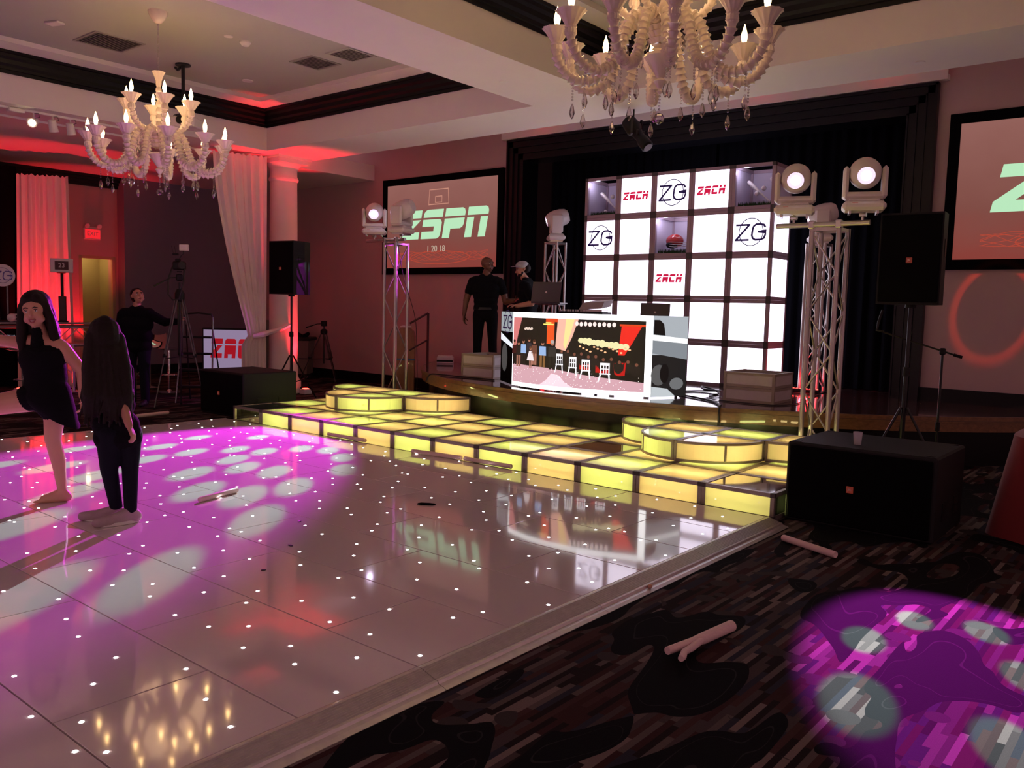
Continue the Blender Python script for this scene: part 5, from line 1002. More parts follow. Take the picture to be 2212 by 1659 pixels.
def man_cap():
    t = thing('person', 'bearded man in black T-shirt and grey cap behind the desk', 'person', (-8.06, 10.08, ZST+.001), AZ); sk = 'skin_mid'; bl = 'black_cloth'; hf = (-.95, -.35, -.12); hc = V((-.06, 0, 1.60))
    caps = head_caps(hc, hf, sk, .23)+[((-.03, 0, 1.50), (.02, 0, 1.42), .055, .066, sk), ((-.03, -.15, 1.36), (.09, .13, 1.36), .085, .085, bl), ((.0, -.06, 1.42), (.05, .05, 1.42), .07, .07, bl), ((.0, -.09, 1.24), (.08, .09, 1.24), .125, .125, bl), ((.03, -.06, 1.08), (.09, .06, 1.08), .12, .12, bl), ((.03, -.06, .94), (.09, .06, .94), .115, .115, bl)]
    caps += trouser((.02, -.08, .90), (.0, -.09, .5), (.02, -.08, .09))+trouser((.10, .08, .90), (.09, .09, .5), (.12, .1, .09))
    caps += [((.02, -.19, 1.34), (.10, -.24, 1.18), .075, .07, bl), ((.10, -.24, 1.18), (.10, -.25, 1.10), .05, .046, sk), ((.10, -.25, 1.10), (-.12, -.24, 1.06), .045, .031, sk)]+hand_caps((-.13, -.24, 1.06), (-1, .1, .12), (0, 0, -1), sk, 1, .35)
    caps += [((.09, .18, 1.34), (.12, .22, 1.16), .075, .07, bl), ((.12, .22, 1.16), (-.05, .20, 1.06), .045, .031, sk)]+hand_caps((-.06, .2, 1.06), (-1, -.1, .1), (0, 0, -1), sk, 1, .35, -1)
    obj('body', figure_mesh('body', caps, .0085, 9), t); face_parts(t, hc, hf, .23, smile=1)
    f, s, u = frame3(hf); P = lambda a, b, d: hc+f*a+s*b+u*d
    obj('beard', figure_mesh('beard', [(P(.052, -.03, -.075), P(.052, .03, -.075), .026, .026, 'hair'), (P(.02, -.06, -.04), P(.045, -.04, -.075), .02, .024, 'hair'), (P(.02, .06, -.04), P(.045, .04, -.075), .02, .024, 'hair'), (P(.05, 0, -.10), P(.055, 0, -.105), .026, .02, 'hair')], .006, 3), t)
    obj('hair', figure_mesh('hair', [(P(-.06, -.03, .02), P(-.06, .03, .02), .075, .075, 'hair')], .009, 3), t)
    cp = MB().sph(P(-.012, 0, .065), .102, 22, (1, 1, .72), V((0, 0, 1)).rotation_difference(u).to_matrix()).build('cap', 'grey_cap', t, True)
    MB().prism([(.05, -.075), (.13, -.065), (.165, -.03), (.172, 0), (.165, .03), (.13, .065), (.05, .075)], lambda a, b: P(a, b, .058-.6*b*b*10*.02), lambda a, b: P(a, b, .066-.6*b*b*10*.02)).build('brim', 'grey_cap', cp)
    for x_, y_ in ((.02, -.08), (.12, .1)): obj('shoe', figure_mesh('shoe', foot_caps((x_, y_, .09), (-1, 0), 'cable', 1.15), .009, 3), t)
man_cap()
def operator():
    t = thing('person', 'camera operator in black shirt reaching for the tripod', 'person', (-12.15, 6.10, .001), AZ); sk = 'skin_mid'; bl = 'black_cloth'; hf = (.62, -.72, .45); hc = V((.02, 0, 1.60))
    caps = head_caps(hc, hf, sk, .225, (-.25, .2, 1))+[((.0, .02, 1.50), (-.01, .03, 1.42), .055, .065, sk), ((-.19, .02, 1.35), (.17, .02, 1.36), .085, .085, bl), ((-.05, .02, 1.41), (.04, .02, 1.41), .07, .07, bl), ((-.12, .02, 1.2), (.10, .02, 1.2), .13, .13, bl), ((-.11, .01, 1.02), (.09, .01, 1.02), .135, .135, bl), ((-.10, 0, .88), (.09, 0, .88), .125, .125, bl)]
    caps += trouser((-.09, 0, .86), (-.10, -.02, .48), (-.09, .02, .09), 'jeans')+trouser((.10, 0, .86), (.11, -.02, .48), (.10, .02, .09), 'jeans')
    caps += [((.20, .02, 1.34), (.40, .02, 1.24), .078, .066, bl), ((.40, .02, 1.24), (.58, -.0, 1.25), .06, .05, bl), ((.57, 0, 1.25), (.61, 0, 1.26), .03, .028, sk)]+hand_caps((.61, 0, 1.262), (.8, 0, .55), (.4, 0, -.8), sk, 1, .4)
    caps += [((-.22, .02, 1.33), (-.27, .02, 1.08), .076, .062, bl), ((-.27, .02, 1.08), (-.24, -.06, .88), .045, .032, sk)]+hand_caps((-.24, -.065, .87), (.05, -.2, -1), (.9, 0, 0), sk, 1, .3, -1)
    obj('body', figure_mesh('body', caps, .0085, 9), t); face_parts(t, hc, hf, .225, (-.25, .2, 1), 0)
    f, s, u = frame3(hf, (-.25, .2, 1)); P = lambda a, b, d: hc+f*a+s*b+u*d
    obj('hair', figure_mesh('hair', [(P(-.035, 0, .055), P(-.05, 0, .01), .093, .088, 'hair'), (P(-.0, -.02, .10), P(-.02, .02, .10), .04, .04, 'hair')], .009, 3), t)
    for x_ in (-.09, .10): obj('shoe', figure_mesh('shoe', foot_caps((x_, .02, .09), (.1, -1), 'cable', 1.15), .009, 3), t)
operator()
mat('vent_grey', (.33, .32, .29), .6); mat('vent_back', (.10, .10, .09), .8)
mat('tripod_metal', (.12, .11, .12), .3, metal=.9)
mat('crate_red', (.06, .012, .014), .5, noise=.5, nscale=25)
mat('acrylic_top', (.30, .25, .26), .1, coat=.5)
mat('chrome_rail', (.25, .24, .28), .25, metal=.9)
# ================================================================== camera tripod, ladder, lounge furniture
def tripod(loc, h, rz, lab, cam=False, spread=.5):
    t = thing('camera_tripod', lab, 'tripod', loc, rz)
    for k in range(3):
        a = R(90+120*k); ca, sa = math.cos(a), math.sin(a); p0 = V((.05*ca, .05*sa, h*.80)); p1 = V((spread*ca, spread*sa, .02)); mid = p0.lerp(p1, .52)
        lg = MB(); sd = V((-sa, ca, 0))*.025
        for s_ in (-1, 1): lg.cyl(p0+sd*s_, mid+sd*s_, .011, n=8)
        lg.cyl(mid-(p1-p0).normalized()*.12, p1, .010, n=8); L_ = lg.build('leg', 'tripod_metal', t, True); MB().rbox(mid, (.06, .06, .05), .012).build('leg_lock', 'blackplastic', L_); MB().sph(p1, .02, 8).build('rubber_foot', 'blackplastic', L_, True)
        MB().cyl((0, 0, h*.38), p0.lerp(p1, .55), .007, n=6).build('spreader_arm', 'blackmetal', t)
    MB().cyl((0, 0, h*.3), (0, 0, h*.92), .015, n=10).build('centre_column', 'blackmetal', t, True); MB().lathe([(.05, h*.78), (.07, h*.80), (.07, h*.84), (.04, h*.87)], n=18).build('crown', 'blackplastic', t, True)
    MB().rbox((0, 0, h*.955), (.09, .11, .10), .015).build('pan_head', 'blackplastic', t); MB().tube([(-.03, -.03, h*.955), (-.12, -.06, h*.95), (-.34, -.12, h*.885)], [.01, .009, .014], 8).build('pan_handle', 'blackmetal', t, True)
    MB().rbox((0, 0, h-.006), (.07, .12, .014), .004).build('quick_plate', 'blackplastic', t); return t
tripod((-13.75, 10.75, 0), 1.22, R(20), 'empty camera tripod with pan handle standing by the back wall', spread=.48)
tripod((-11.52, 6.42, 0), 1.98, R(60), 'tall black camera tripod beside the operator', spread=.40)
t = thing('video_camera', 'black video camera with strap on the tall tripod', 'camera', (-11.52, 6.42, 1.985), R(40))
MB().rbox((0, 0, .075), (.17, .10, .12), .015).build('body', 'blackplastic', t); MB().lathe([(.05, 0), (.052, .05), (.045, .055), (.047, .12), (.052, .125), (.05, .15), (.042, .15)], (.03, -.04, .075), 20, (.55, -1, 0)).build('lens', 'blackmetal', t, True); MB().rbox((-.02, 0, .155), (.07, .06, .04), .01).build('viewfinder', 'blackplastic', t)
MB().tube([(0, 0, .17), (.03, 0, .22), (.055, 0, .24), (.06, 0, .29)], .006, 6).build('light_arm', 'blackmetal', t); MB().rbox((.07, 0, .335), (.13, .04, .09), .006).build('video_light', 'white_plastic', t); MB().rbox((-.06, .02, .24), (.08, .05, .03), .006).build('receiver', 'blackplastic', t)
for s_ in (-.03, .0): MB().cyl((-.06+s_, .02, .25), (-.075+s_*1.5, .02, .36), .003, n=5).build('antenna', 'blackmetal', t)
MB().tube([(-.085, -.03, .06), (-.12, -.10, -.12), (-.11, -.14, -.34), (-.04, -.15, -.42), (.05, -.15, -.40), (.10, -.11, -.16), (.085, -.03, .05)], .011, 6).build('strap', 'cable', t, True)
t = thing('step_ladder', 'black step ladder behind the tall camera tripod', 'ladder', (-11.98, 6.98, 0), R(40))
rail = lambda x, y0, y1: MB().cyl((x*1.25, y0, .01), (x, y1, 1.32), .014, n=8)
for s_ in (-1, 1): rail(s_*.22, -.22, 0).build('rail', 'chrome_rail', t, True); MB().cyl((s_*.26, .34, .01), (s_*.2, .02, 1.2), .011, n=8).build('rear_leg', 'blackmetal', t, True)
for k in range(4): z = .26+k*.25; y = -.22+.22*z/1.32; MB().rbox((0, y+.02, z), (.5-.02*k, .13, .03), .006).build('step', 'blackplastic', t)
MB().tube([(-.22, 0, 1.30), (-.2, 0, 1.36), (0, 0, 1.38), (.2, 0, 1.36), (.22, 0, 1.30)], .014, 8).build('top_bar', 'blackmetal', t, True)
# lit sign on a plinth
t = thing('light_sign', 'glowing lilac light box sign reading ZACH in red', 'sign', (-12.86, 8.14, .30), R(41))
emis('sign_face', (.62, .46, .74), .42); MB().rbox((0, .06, .40), (1.06, .12, .82), .01).build('case', 'blackplastic', t); s_ = MB().bb(-.505, .505, -.004, .0, .02, .78).build('face', 'sign_face', t)
mat('sign_red', (.4, .01, .02), .6, emit=(.5, .008, .02), es=.55); m = MB(); word(m, 'ZACH', -.39, .30, .19, .33, .04, lambda a, b, d: (a, -.005-d, b), .07); m.build('lettering', 'sign_red', s_)
MB().bb(-.45, .45, .0, .12, -.30, -.004).build('plinth', 'blackplastic', t)
for k in (-.35, .12): point('sign_lamp', (0, 0, 0), (.8, .6, 1), .01, .02).location = t.matrix_world @ V((k, -.05, .03))
# trash cart
t = thing('service_cart', 'grey service cart draped with a dark cloth by the back wall', 'cart', (-14.75, 10.85, 0), R(36)); MB().prism([(-.26, .10), (.26, .10), (.30, .80), (-.30, .80)], lambda a, b: (a, -.22, b), lambda a, b: (a, .22, b)).build('bin', 'cardboard', t); MB().rbox((0, 0, .83), (.68, .52, .07), .02).build('rim', 'blackplastic', t); MB().box((0, -.225, .42), (.56, .012, .02)).build('seam', 'blackplastic', t)
for sx in (-1, 1):
    for sy in (-1, 1): MB().cyl((sx*.2, sy*.15-.02, .05), (sx*.2, sy*.15+.02, .05), .05, n=12).build('wheel', 'blackplastic', t)
obj('dark_cloth', figure_mesh('dark_cloth', [((-.30, -.05, .88), (-.15, 0, .97), .06, .08, 'black_cloth'), ((-.15, 0, .97), (.1, 0, .86), .07, .05, 'black_cloth'), ((.15, 0, .88), (.22, 0, .93), .05, .04, 'black_cloth'), ((-.33, -.05, .86), (-.36, -.06, .55), .05, .04, 'black_cloth')], .012, 4), t)
o = tag(MB().rbox((0, 0, .60), (.22, .2, 1.2), .012).build('tall_box', 'cardboard', loc=(-15.22, 10.35, 0), rot=(0, 0, R(20))), 'tall brown carton standing behind the loudspeaker pole', 'box')
# red uplights
def uplight(x, y, lab, W_, tgt, ang=70):
    t = thing('uplight', lab, 'uplight', (x, y, 0)); MB().rbox((0, 0, .05), (.16, .16, .09), .012).build('housing', 'white_plastic', t); MB().lathe([(.055, .094), (.055, .105), (.03, .108)], n=14).build('lamp', 'red_led', t); spot('red_uplight_beam', (x, y, .13), tgt, (1, .015, .03), W_, ang, .6, .05)
uplight(-11.98, 8.98, 'small white uplight glowing red at the foot of the column', 1000, (-12.28, 8.93, 3.6), 44)
uplight(-15.05, 5.86, 'small uplight glowing red below the sheer drape', 420, (-15.55, 6.2, 2.2), 60)
uplight(-17.2, 7.62, 'small uplight glowing red below the exit sign', 260, (-17.62, 7.80, 3.2), 50)
uplight(-14.62, 5.42, 'small uplight glowing red under the truss counter', 60, (-14.6, 6.0, 1.0), 130)
# truss counter with clear bar stools
t = thing('truss_counter', 'long bar counter built from silver truss lit red', 'counter', (-14.62, 5.35, 0), 0); t.scale = (1, 1, 1.06)
MB().rbox((0, 0, 1.08), (.46, 4.5, .03), .006).build('counter_top', 'acrylic_top', t)
cm = MB().cyl((0, -2.2, 0), (0, 2.2, 0), .024, n=8).mesh('chord', 'truss', True); bmz = MB().cyl((0, 0, 0), (0, 0, 1), .009, n=6).mesh('brace', 'truss', True)
for x_ in (-.14, .14):
    for z_ in (.74, 1.02): obj('chord', cm, t, (x_, 0, z_))
def br(p0, p1):
    p0, p1 = V(p0), V(p1); o_ = obj('brace', bmz, t, p0, (p1-p0).to_track_quat('Z', 'Y').to_euler()); o_.scale = (1, 1, (p1-p0).length)
for k in range(14):
    y = -2.2+k*4.4/14; y2 = y+4.4/14; u_ = k % 2
    for x_ in (-.14, .14): br((x_, y, .74 if u_ else 1.02), (x_, y2, 1.02 if u_ else .74))
    br((-.14, y, .74), (.14, y2, .74))
pm = MB().cyl((0, 0, 0), (0, 0, .75), .026, n=10).mesh('post', 'truss', True)
for y in (-1.9, -.6, .7, 2.0):
    for x_ in (-.14, .14):
        for dy in (-.13, .13): obj('post', pm, t, (x_, y+dy, 0))
    MB().rbox((0, y, .008), (.5, .5, .016), .004).build('foot_plate', 'truss', t)
    for k in range(3): br((-.14, y-.13, .05+.23*k), (-.14, y+.13, .28+.23*k)); br((.14, y-.13, .28+.23*k), (.14, y+.13, .05+.23*k))
def stool(loc, rz, lab):
    t = thing('bar_stool', lab, 'stool', loc, rz, 'clear bar stools'); MB().lathe([(.20, 0), (.20, .012), (.04, .03), (.022, .06)], n=26).build('base', 'chrome', t, True); MB().cyl((0, 0, .05), (0, 0, .72), .022, n=12).build('pole', 'chrome', t, True); MB().tube([(.13*math.cos(a), .13*math.sin(a), .30) for a in [2*math.pi*i/16 for i in range(17)]], .009, 6).build('foot_ring', 'chrome', t, True)
    m = MB(); n = 14; vs = []
    for i, (yy, zz) in enumerate(((-.2, .73), (-.1, .72), (.05, .72), (.15, .74), (.19, .82), (.21, .92), (.215, .97))):
        for k in range(n+1): a = (k/n-.5)*2; vs.append((.2*a, yy-.06*a*a*(1 if i < 3 else -.3), zz+.03*a*a))
    m._add(vs, [(i*(n+1)+k, i*(n+1)+k+1, (i+1)*(n+1)+k+1, (i+1)*(n+1)+k) for i in range(6) for k in range(n)]); m.build('seat_shell', 'acrylic', t, True)
stool((-13.95, 4.30, 0), R(70), 'clear bar stool before the counter behind the kicking woman'); stool((-13.92, 5.20, 0), R(100), 'clear bar stool before the counter between woman and girl'); stool((-13.95, 6.50, 0), R(80), 'clear bar stool before the counter beside the operator'); stool((-13.55, 7.35, 0), R(110), 'clear bar stool behind the step ladder'); stool((-12.9, 3.75, 0), R(95), 'clear bar stool with slanting chrome leg near the drape')
# table centrepieces on the counter
t = thing('backboard_centrepiece', 'basketball backboard centrepiece on a red block stand', 'centrepiece', (-14.62, 6.09, 1.162), R(60))
MB().rbox((0, 0, .01), (.16, .16, .02), .004).build('base', 'blackplastic', t); MB().rbox((0, 0, .22), (.11, .09, .40), .006).build('block_stand', 'crate_red', t); MB().cyl((0, 0, .42), (0, 0, .80), .022, n=10).build('pole', 'blackplastic', t); b_ = MB().rbox((0, 0, .92), (.34, .02, .23), .05).build('backboard', 'white_paint', t); MB().bb(-.10, .10, -.013, -.011, .85, .99).build('panel', 'crate_red', b_); text('23', .10, 'white_paint', b_, (0, -.0145, .92), (R(90), 0, 0)); MB().tube([(.06*math.cos(a), -.07+.06*math.sin(a), .80) for a in [2*math.pi*i/16 for i in range(17)]], .008, 6).build('rim', 'red_plastic', t, True)
t = thing('monogram_centrepiece', 'round white ZG monogram sign on a clear stand', 'centrepiece', (-14.62, 5.20, 1.162), R(70)); MB().rbox((0, 0, .01), (.18, .18, .02), .004).build('base', 'blackplastic', t)
for x_ in (-.06, .06): MB().cyl((x_, 0, .02), (x_, 0, .56), .018, n=10).build('stem', 'acrylic', t)
d_ = MB().lathe([(.17, -.012), (.175, 0), (.17, .012)], (0, 0, .72), 30, (0, -1, 0)).build('disc', 'white_paint', t, True); m = MB(); monogram(m, 0, .72, .28, lambda a, b, d: (a, -.0125-d, b), .05); m.build('monogram', 'print_dark', d_)
t = thing('name_plaque', 'small white plaque reading ZSPN on the counter', 'sign', (-14.50, 5.50, 1.162), R(70)); MB().rbox((0, 0, .065), (.42, .05, .12), .006).build('board', 'white_paint', t); m = MB(); word(m, 'Z', -.17, .03, .07, .07, .01, lambda a, b, d: (a, -.026-d, b)); m.build('lettering', 'velvet', t); m = MB(); word(m, 'SPN', -.085, .03, .07, .07, .012, lambda a, b, d: (a, -.026-d, b)); m.build('lettering', 'print_red', t)
o = tag(MB().sph((0, 0, .065), .065, 14).build('ball', 'ball', smooth=True, loc=(-14.42, 5.24, 1.162)), 'white ball on the counter beside the plaque', 'ball')
# doorway with a dim hallway behind it, exit sign
dr = struct(MB().bb(-17.66, -17.60, 7.66, 8.39, 2.36, 2.42).build('door_1', 'door_yellow')); m = MB(); m.bb(-17.66, -17.59, 8.33, 8.39, 0, 2.36); m.build('jamb', 'door_yellow', dr); MB().bb(-17.66, -17.59, 7.66, 7.72, 0, 2.36).build('jamb', 'door_yellow', dr)
m = MB(); m.bb(-18.75, -18.65, 6.6, 9.6, 0, 2.6); m.bb(-18.65, -17.9, 8.55, 8.65, 0, 2.6); m.bb(-18.65, -17.9, 7.4, 7.5, 0, 2.6); m.bb(-18.75, -17.9, 6.6, 9.6, 2.6, 2.7); hw = struct(m.build('wall_hall', 'door_yellow')); MB().bb(-18.65, -18.62, 7.5, 8.55, .98, 1.05).build('dado_rail', 'door_yellow', hw); m = MB(); ribbon(m, [(7.68, .2), (8.3, .2), (8.3, .85), (7.68, .85)], .04, lambda a, b, d: (-18.65+d*8, a, b), True); m.build('wall_moulding', 'door_yellow', hw)
struct(MB().bb(-18.75, -17.85, 7.4, 8.65, -.02, .002).build('floor_hall', 'cardboard'))
t = thing('hall_lamp', 'small round hallway ceiling lamp beyond the doorway', 'lamp', (-18.25, 8.02, 2.52)); MB().lathe([(.08, .08), (.1, .05), (.07, .0)], n=16).build('shade', 'bulb', t, True); point('hall_glow', (-18.25, 8.02, 2.4), (1, .82, .42), 1.6, .08)
t = thing('exit_sign', 'red exit sign with twin emergency lamps above the doorway', 'exit sign', (-17.6, 7.86, 2.75)); MB().rbox((.03, .06, .1), (.05, .34, .22), .008).build('case', 'white_plastic', t); emis('exit_red', (1, .02, .03), .9); f_ = MB().bb(.056, .058, -.09, .21, .01, .19).build('face', 'exit_red', t); text('EXIT', .11, 'white_plastic', f_, (.0585, .06, .1), (R(90), 0, R(90)))
for y_ in (-.06, .18): MB().lathe([(.03, 0), (.05, .05), (.045, .06)], (.05, y_, .27), 14, (1, 0, -.3)).build('emergency_lamp', 'white_plastic', t, True); 
m = MB(); m.box((.03, .06, .225), (.03, .3, .03)); m.build('lamp_bar', 'white_plastic', t)
# ================================================================== ceiling fittings
def vent(x, y, z, sx, sy, lab, mt='vent_grey'):
    t = thing('ceiling_vent', lab, 'vent', (x, y, z)); m = MB(); e = .03
    m.bb(-sx/2, sx/2, -sy/2, -sy/2+e, -.012, 0); m.bb(-sx/2, sx/2, sy/2-e, sy/2, -.012, 0); m.bb(-sx/2, -sx/2+e, -sy/2+e, sy/2-e, -.012, 0); m.bb(sx/2-e, sx/2, -sy/2+e, sy/2-e, -.012, 0); m.build('frame', mt, t); MB().bb(-sx/2+e, sx/2-e, -sy/2+e, sy/2-e, -.003, 0).build('backing', 'vent_back', t)
    n = int((sy-2*e)/.035); sm = MB().box((0, 0, 0), (sx-2*e, .022, .003), MX.Rotation(R(30), 3, 'X')).mesh('slat', mt)
    for k in range(n): obj('slat', sm, t, (0, -sy/2+e+.018+k*(sy-2*e)/n, -.008))
vent(-10.82, 5.13, ZT, .62, .62, 'square ceiling vent beside the chandelier chain'); vent(-9.40, 7.18, ZT, .48, .48, 'darker square ceiling vent near the beam'); vent(-8.72, 7.22, ZT, .46, .46, 'paler square ceiling vent next to the beam', 'ceil_panel')
def disc_fit(name, lab, cat, x, y, z, prof): tag(MB().lathe(prof, n=20).build(name, 'white_paint', smooth=True, loc=(x, y, z)), lab, cat)
disc_fit('smoke_detector', 'round smoke detector on the raised ceiling near the chain', 'smoke detector', -9.40, 6.13, ZT, [(.03, -.05), (.045, -.045), (.06, -.02), (.07, -.015), (.07, 0)]); disc_fit('sprinkler_cover', 'flat round sprinkler cover beside the smoke detector', 'sprinkler', -9.37, 5.88, ZT, [(.05, -.008), (.055, 0)]); disc_fit('downlight', 'small white downlight trim near the projector mount', 'downlight', -10.97, 7.19, ZT, [(.05, -.012), (.075, -.01), (.08, 0)]); disc_fit('sprinkler_cover', 'flat round sprinkler cover on the wide ceiling beam', 'sprinkler', -6.12, 7.19, ZS, [(.05, -.008), (.055, 0)]); disc_fit('sprinkler_cover', 'flat round sprinkler cover on the soffit near the ZSPN screen', 'sprinkler', -9.88, 8.73, ZS, [(.05, -.008), (.055, 0)]); disc_fit('sprinkler_cover', 'flat round sprinkler cover on the soffit over the loudspeaker', 'sprinkler', -2.35, 8.9, ZS, [(.05, -.008), (.055, 0)])
tag(MB().rbox((0, 0, -.012), (.2, .12, .024), .006).build('access_plate', 'white_paint', loc=(-10.61, 4.40, ZT), rot=(0, 0, R(20))), 'small white rectangular plate on the raised ceiling', 'plate')
t = thing('ceiling_projector', 'white projector hanging from a black ceiling pole', 'projector', (-10.98, 6.20, 0)); MB().lathe([(.10, ZT-.02), (.10, ZT)], n=20).build('mount_plate', 'blackmetal', t); MB().cyl((0, 0, 4.06), (0, 0, ZT), .024, n=12).build('pole', 'blackmetal', t, True); MB().rbox((0, 0, 4.05), (.16, .16, .06), .01).build('bracket', 'blackmetal', t); MB().rbox((.02, -.02, 3.95), (.46, .34, .13), .015, rotz(R(35))).build('body', 'white_plastic', t); MB().lathe([(.05, 0), (.055, .03), (.045, .03)], (.2, -.16, 3.95), 16, (.82, -.57, 0)).build('lens', 'blackplastic', t); MB().rbox((-.12, -.16, 3.96), (.2, .03, .07), .004, rotz(R(35))).build('vent_grille', 'blackplastic', t); MB().tube([(0, 0, 4.1), (-.15, -.05, 4.08), (-.22, -.08, 4.0), (-.15, -.05, 3.95)], .006, 6).build('cable_loop', 'cable', t, True); MB().tube([(-.05, 0, ZT-.03), (-.14, 0, ZT-.05), (-.2, 0, ZT-.01)], .02, 6).build('conduit', 'blackmetal', t)
emis('spot_on', (1, .80, .45), 30)
t = thing('track_light', 'white ceiling track carrying four spot heads', 'track light', (-12.28, 5.2, ZS)); MB().rbox((0, .2, -.015), (.045, 2.6, .03), .004).build('track', 'white_paint', t); MB().rbox((0, -.62, -.035), (.12, .2, .05), .01).build('feed_box', 'white_paint', t)
for k, y in enumerate((-.40, -.16, .07, .30)):
    h = MB().cyl((0, y, -.03), (0, y, -.09), .012, n=8).build('stem', 'white_paint', t); ax_ = V((.75, -.55, -.35)) if k == 0 else V((-.2, .25, -1)); hd = MB().lathe([(.035, -.07), (.05, -.06), (.056, .05), (.062, .09), (.05, .085)], (0, y, -.14), 18, ax_).build('spot_head', 'white_paint', t, True); MB().lathe([(.045, .08), (.045, .086)], (0, y, -.14), 14, ax_).build('lamp', 'spot_on' if k == 0 else 'blackplastic', hd); MB().tube([(.0, y, -.03), (.05, y+.04, -.03), (.07, y+.05, -.08), (.03, y, -.1)], .004, 5).build('lead', 'cable', t)
t = thing('profile_spotlight', 'black profile spotlight hanging under the soffit before the cubes', 'stage light', (-5.62, 9.05, 0)); MB().cyl((0, 0, 3.86), (0, 0, ZS), .012, n=8).build('hanger', 'blackmetal', t); ax_ = V((.55, -.1, -.6)).normalized(); c_ = V((.06, -.02, 3.74)); MB().lathe([(.05, -.22), (.09, -.2), (.10, -.05), (.07, 0), (.06, .12), (.075, .16), (.075, .27), (.06, .28)], c_, 18, ax_).build('barrel', 'blackplastic', t, True)
for s_ in (-1, 1): MB().box(c_+V((0, s_*.105, .06)), (.03, .01, .2)).build('yoke_arm', 'blackmetal', t)
MB().lathe([(.055, .282), (.055, .29)], c_, 16, ax_).build('lens', 'lap_metal', t)
for s_ in (-1, 1): MB().rbox(c_+ax_*.1+V((0, s_*.07, .05)), (.02, .03, .06), .004).build('shutter', 'blackmetal', t)
# ================================================================== foam sticks and litter
def foam(p0, p1, r, lab, bent=False, z=0):
    p0, p1 = V((*p0, z+r)), V((*p1, z+r)); t = None; m = MB(); n = 12; ax_ = (p1-p0)
    if not bent:
        a = ax_.normalized(); L_ = ax_.length; m.lathe([(r*.35, .004), (r*.9, 0), (r, .006), (r, L_-.006), (r*.9, L_), (r*.35, L_-.004)], p0, 16, a)
    else:
        s = V((-ax_.y, ax_.x, 0)).normalized(); m.tube([p1, p0.lerp(p1, .5), p0.lerp(p1, .36)+s*.004, p0.lerp(p1, .2)+s*.014, p0+s*.022], [r, r*.98, r*.8, r*.72, r*.66], 14); m.tube([p0.lerp(p1, .52), p0.lerp(p1, .38)-s*.012, p0.lerp(p1, .24)-s*.030, p0.lerp(p1, .1)-s*.036, p0.lerp(p1, .0)-s*.062, p0.lerp(p1, -.05)-s*.07], [r*.6, r*.7, r*.6, r*.55, r*.62, r*.5], 12)
    return tag(m.build('foam_stick', 'foam', smooth=True), lab, 'foam stick')
foam((-2.19, 5.69), (-1.77, 5.52), .023, 'straight pink foam stick on the carpet before the bass cabinet', z=.002); foam((-1.78, 3.36), (-1.72, 3.86), .028, 'split pink foam stick lying on the dark carpet', True, .002)
foam((-5.79, 3.37), (-5.90, 3.76), .020, 'pink foam stick lying alone on the dance floor', z=DZ+.001); foam((-7.76, 6.135), (-7.12, 6.145), .021, 'foam stick lying along the platform foot by the round riser', z=DZ+.001); foam((-6.28, 6.05), (-5.66, 6.13), .022, 'foam stick crossing another at the platform foot', z=DZ+.001); foam((-5.62, 6.13), (-5.02, 6.14), .022, 'foam stick at the platform foot next to the crossed stick', z=DZ+.001); foam((-10.86, 5.42), (-10.95, 5.92), .024, 'foam stick on the carpet behind the girl', z=.002)
foam((-9.65, 6.35), (-9.42, 6.42), .014, 'short foam piece inside the clear platform box', z=.012)
tag(MB().sph((0, 0, .024), .024, 14).build('small_ball', 'ball', smooth=True, loc=(-9.52, 6.30, .012)), 'small pale ball inside the clear platform box', 'ball')
tag(MB().prism([(-.07, -.012), (-.03, -.03), (.05, -.02), (.075, .01), (.02, .028), (-.05, .02)], lambda a, b: (a, b, 0), lambda a, b: (a*.9, b*.8, .010)).build('paper_scrap', 'velvet', loc=(-4.55, 4.54, DZ+.001), rot=(0, 0, R(30))), 'black scrap lying on the glossy dance floor', 'litter')
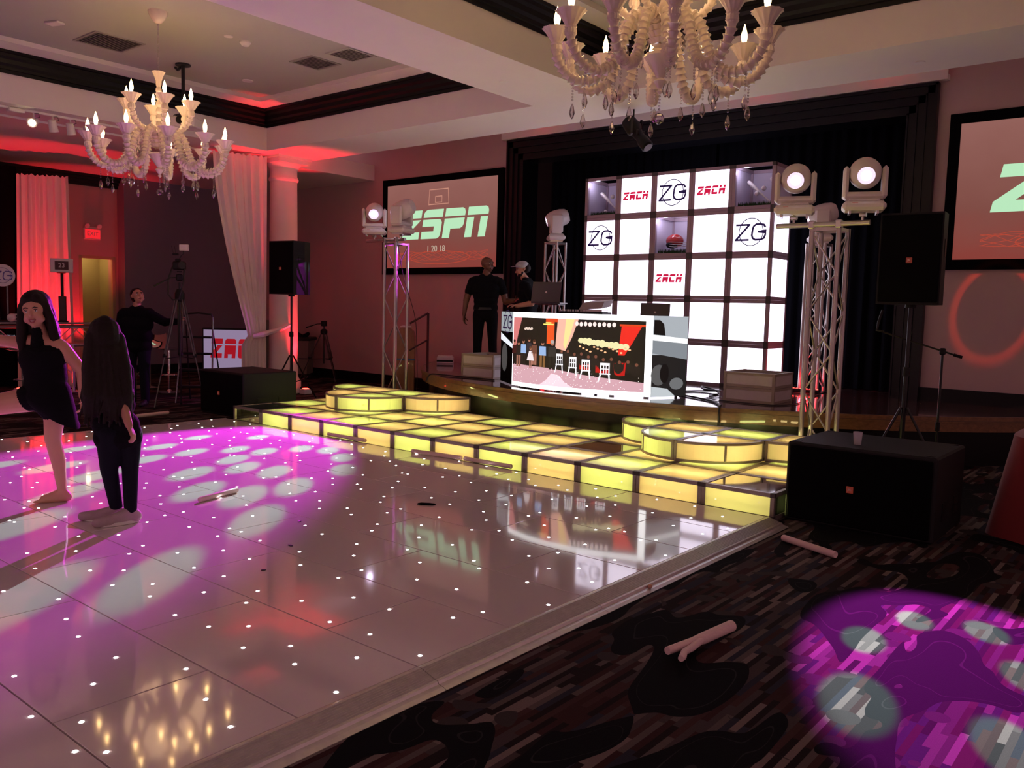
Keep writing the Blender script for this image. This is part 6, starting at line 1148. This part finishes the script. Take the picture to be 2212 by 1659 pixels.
for k, (x_, y_, s_) in enumerate(((-4.35, 3.15, .02), (-4.05, 2.75, .014), (-4.8, 3.55, .016))): tag(MB().prism([(-s_, -.004), (s_*.6, -.008), (s_, .003), (-s_*.4, .008)], lambda a, b: (a, b, 0), lambda a, b: (a, b, .005)).build('debris', 'cable', loc=(x_, y_, DZ+.001), rot=(0, 0, k)), ('tiny dark twig on the shiny floor', 'tiny dark bead on the shiny floor', 'thin dark sliver on the shiny floor')[k], 'litter')
tag(MB().sph((0, 0, .012), .013, 10, (1, 1.2, .9)).build('pebble', 'skin_mid', smooth=True, loc=(-2.34, 4.13, .009)), 'small pink foam crumb on the metal ramp', 'litter')
# small red lamps standing on the stage ledge
for x_, lab in ((-8.75, 'small red lamp on the stage ledge over the standing men'), (-5.0, 'small red lamp on the stage ledge over the cubes'), (-3.4, 'small red lamp on the stage ledge over the loudspeaker')):
    t = thing('ledge_lamp', lab, 'lamp', (x_, YW-.06, 4.501)); MB().rbox((0, 0, .025), (.07, .07, .05), .01).build('housing', 'blackplastic', t); MB().lathe([(.02, .05), (.02, .056)], n=10).build('lamp', 'red_led', t); point('ledge_glow', (x_, YW-.1, 4.60), (1, .06, .06), 3.5, .03)
# ring shaped stray light on the walls
for (sx, sy, sz), tg, w_, rad in (((-1.6, 9.0, 3.9), (-2.0, YW, 1.72), 260, .135), ((-10.6, 9.1, 3.9), (-11.55, YW, 1.75), 40, .18)):
    lo = spot('ring_beam', (sx, sy, sz), tg, (1, .22, .10), w_, 40, .05, .01); gobo(lo, (sx, sy, sz), tg, [], (0, 0, rad), (1, .22, .10), (1, 1, 1), ringmode=.87)
for m_ in ('led_white', 'lens', 'lens_ring', 'bulb', 'red_led', 'logo_orange', 'spot_on', 'exit_red', 'print_dark', 'print_red', 'sign_red', 'screen_line', 'screen_date', 'screen_red'):
    if m_ in MATS: MATS[m_].cycles.emission_sampling = 'NONE'
for k_, m_ in MATS.items():
    if k_.startswith('px_') and k_ not in ('px_ffffff_22',): m_.cycles.emission_sampling = 'NONE'
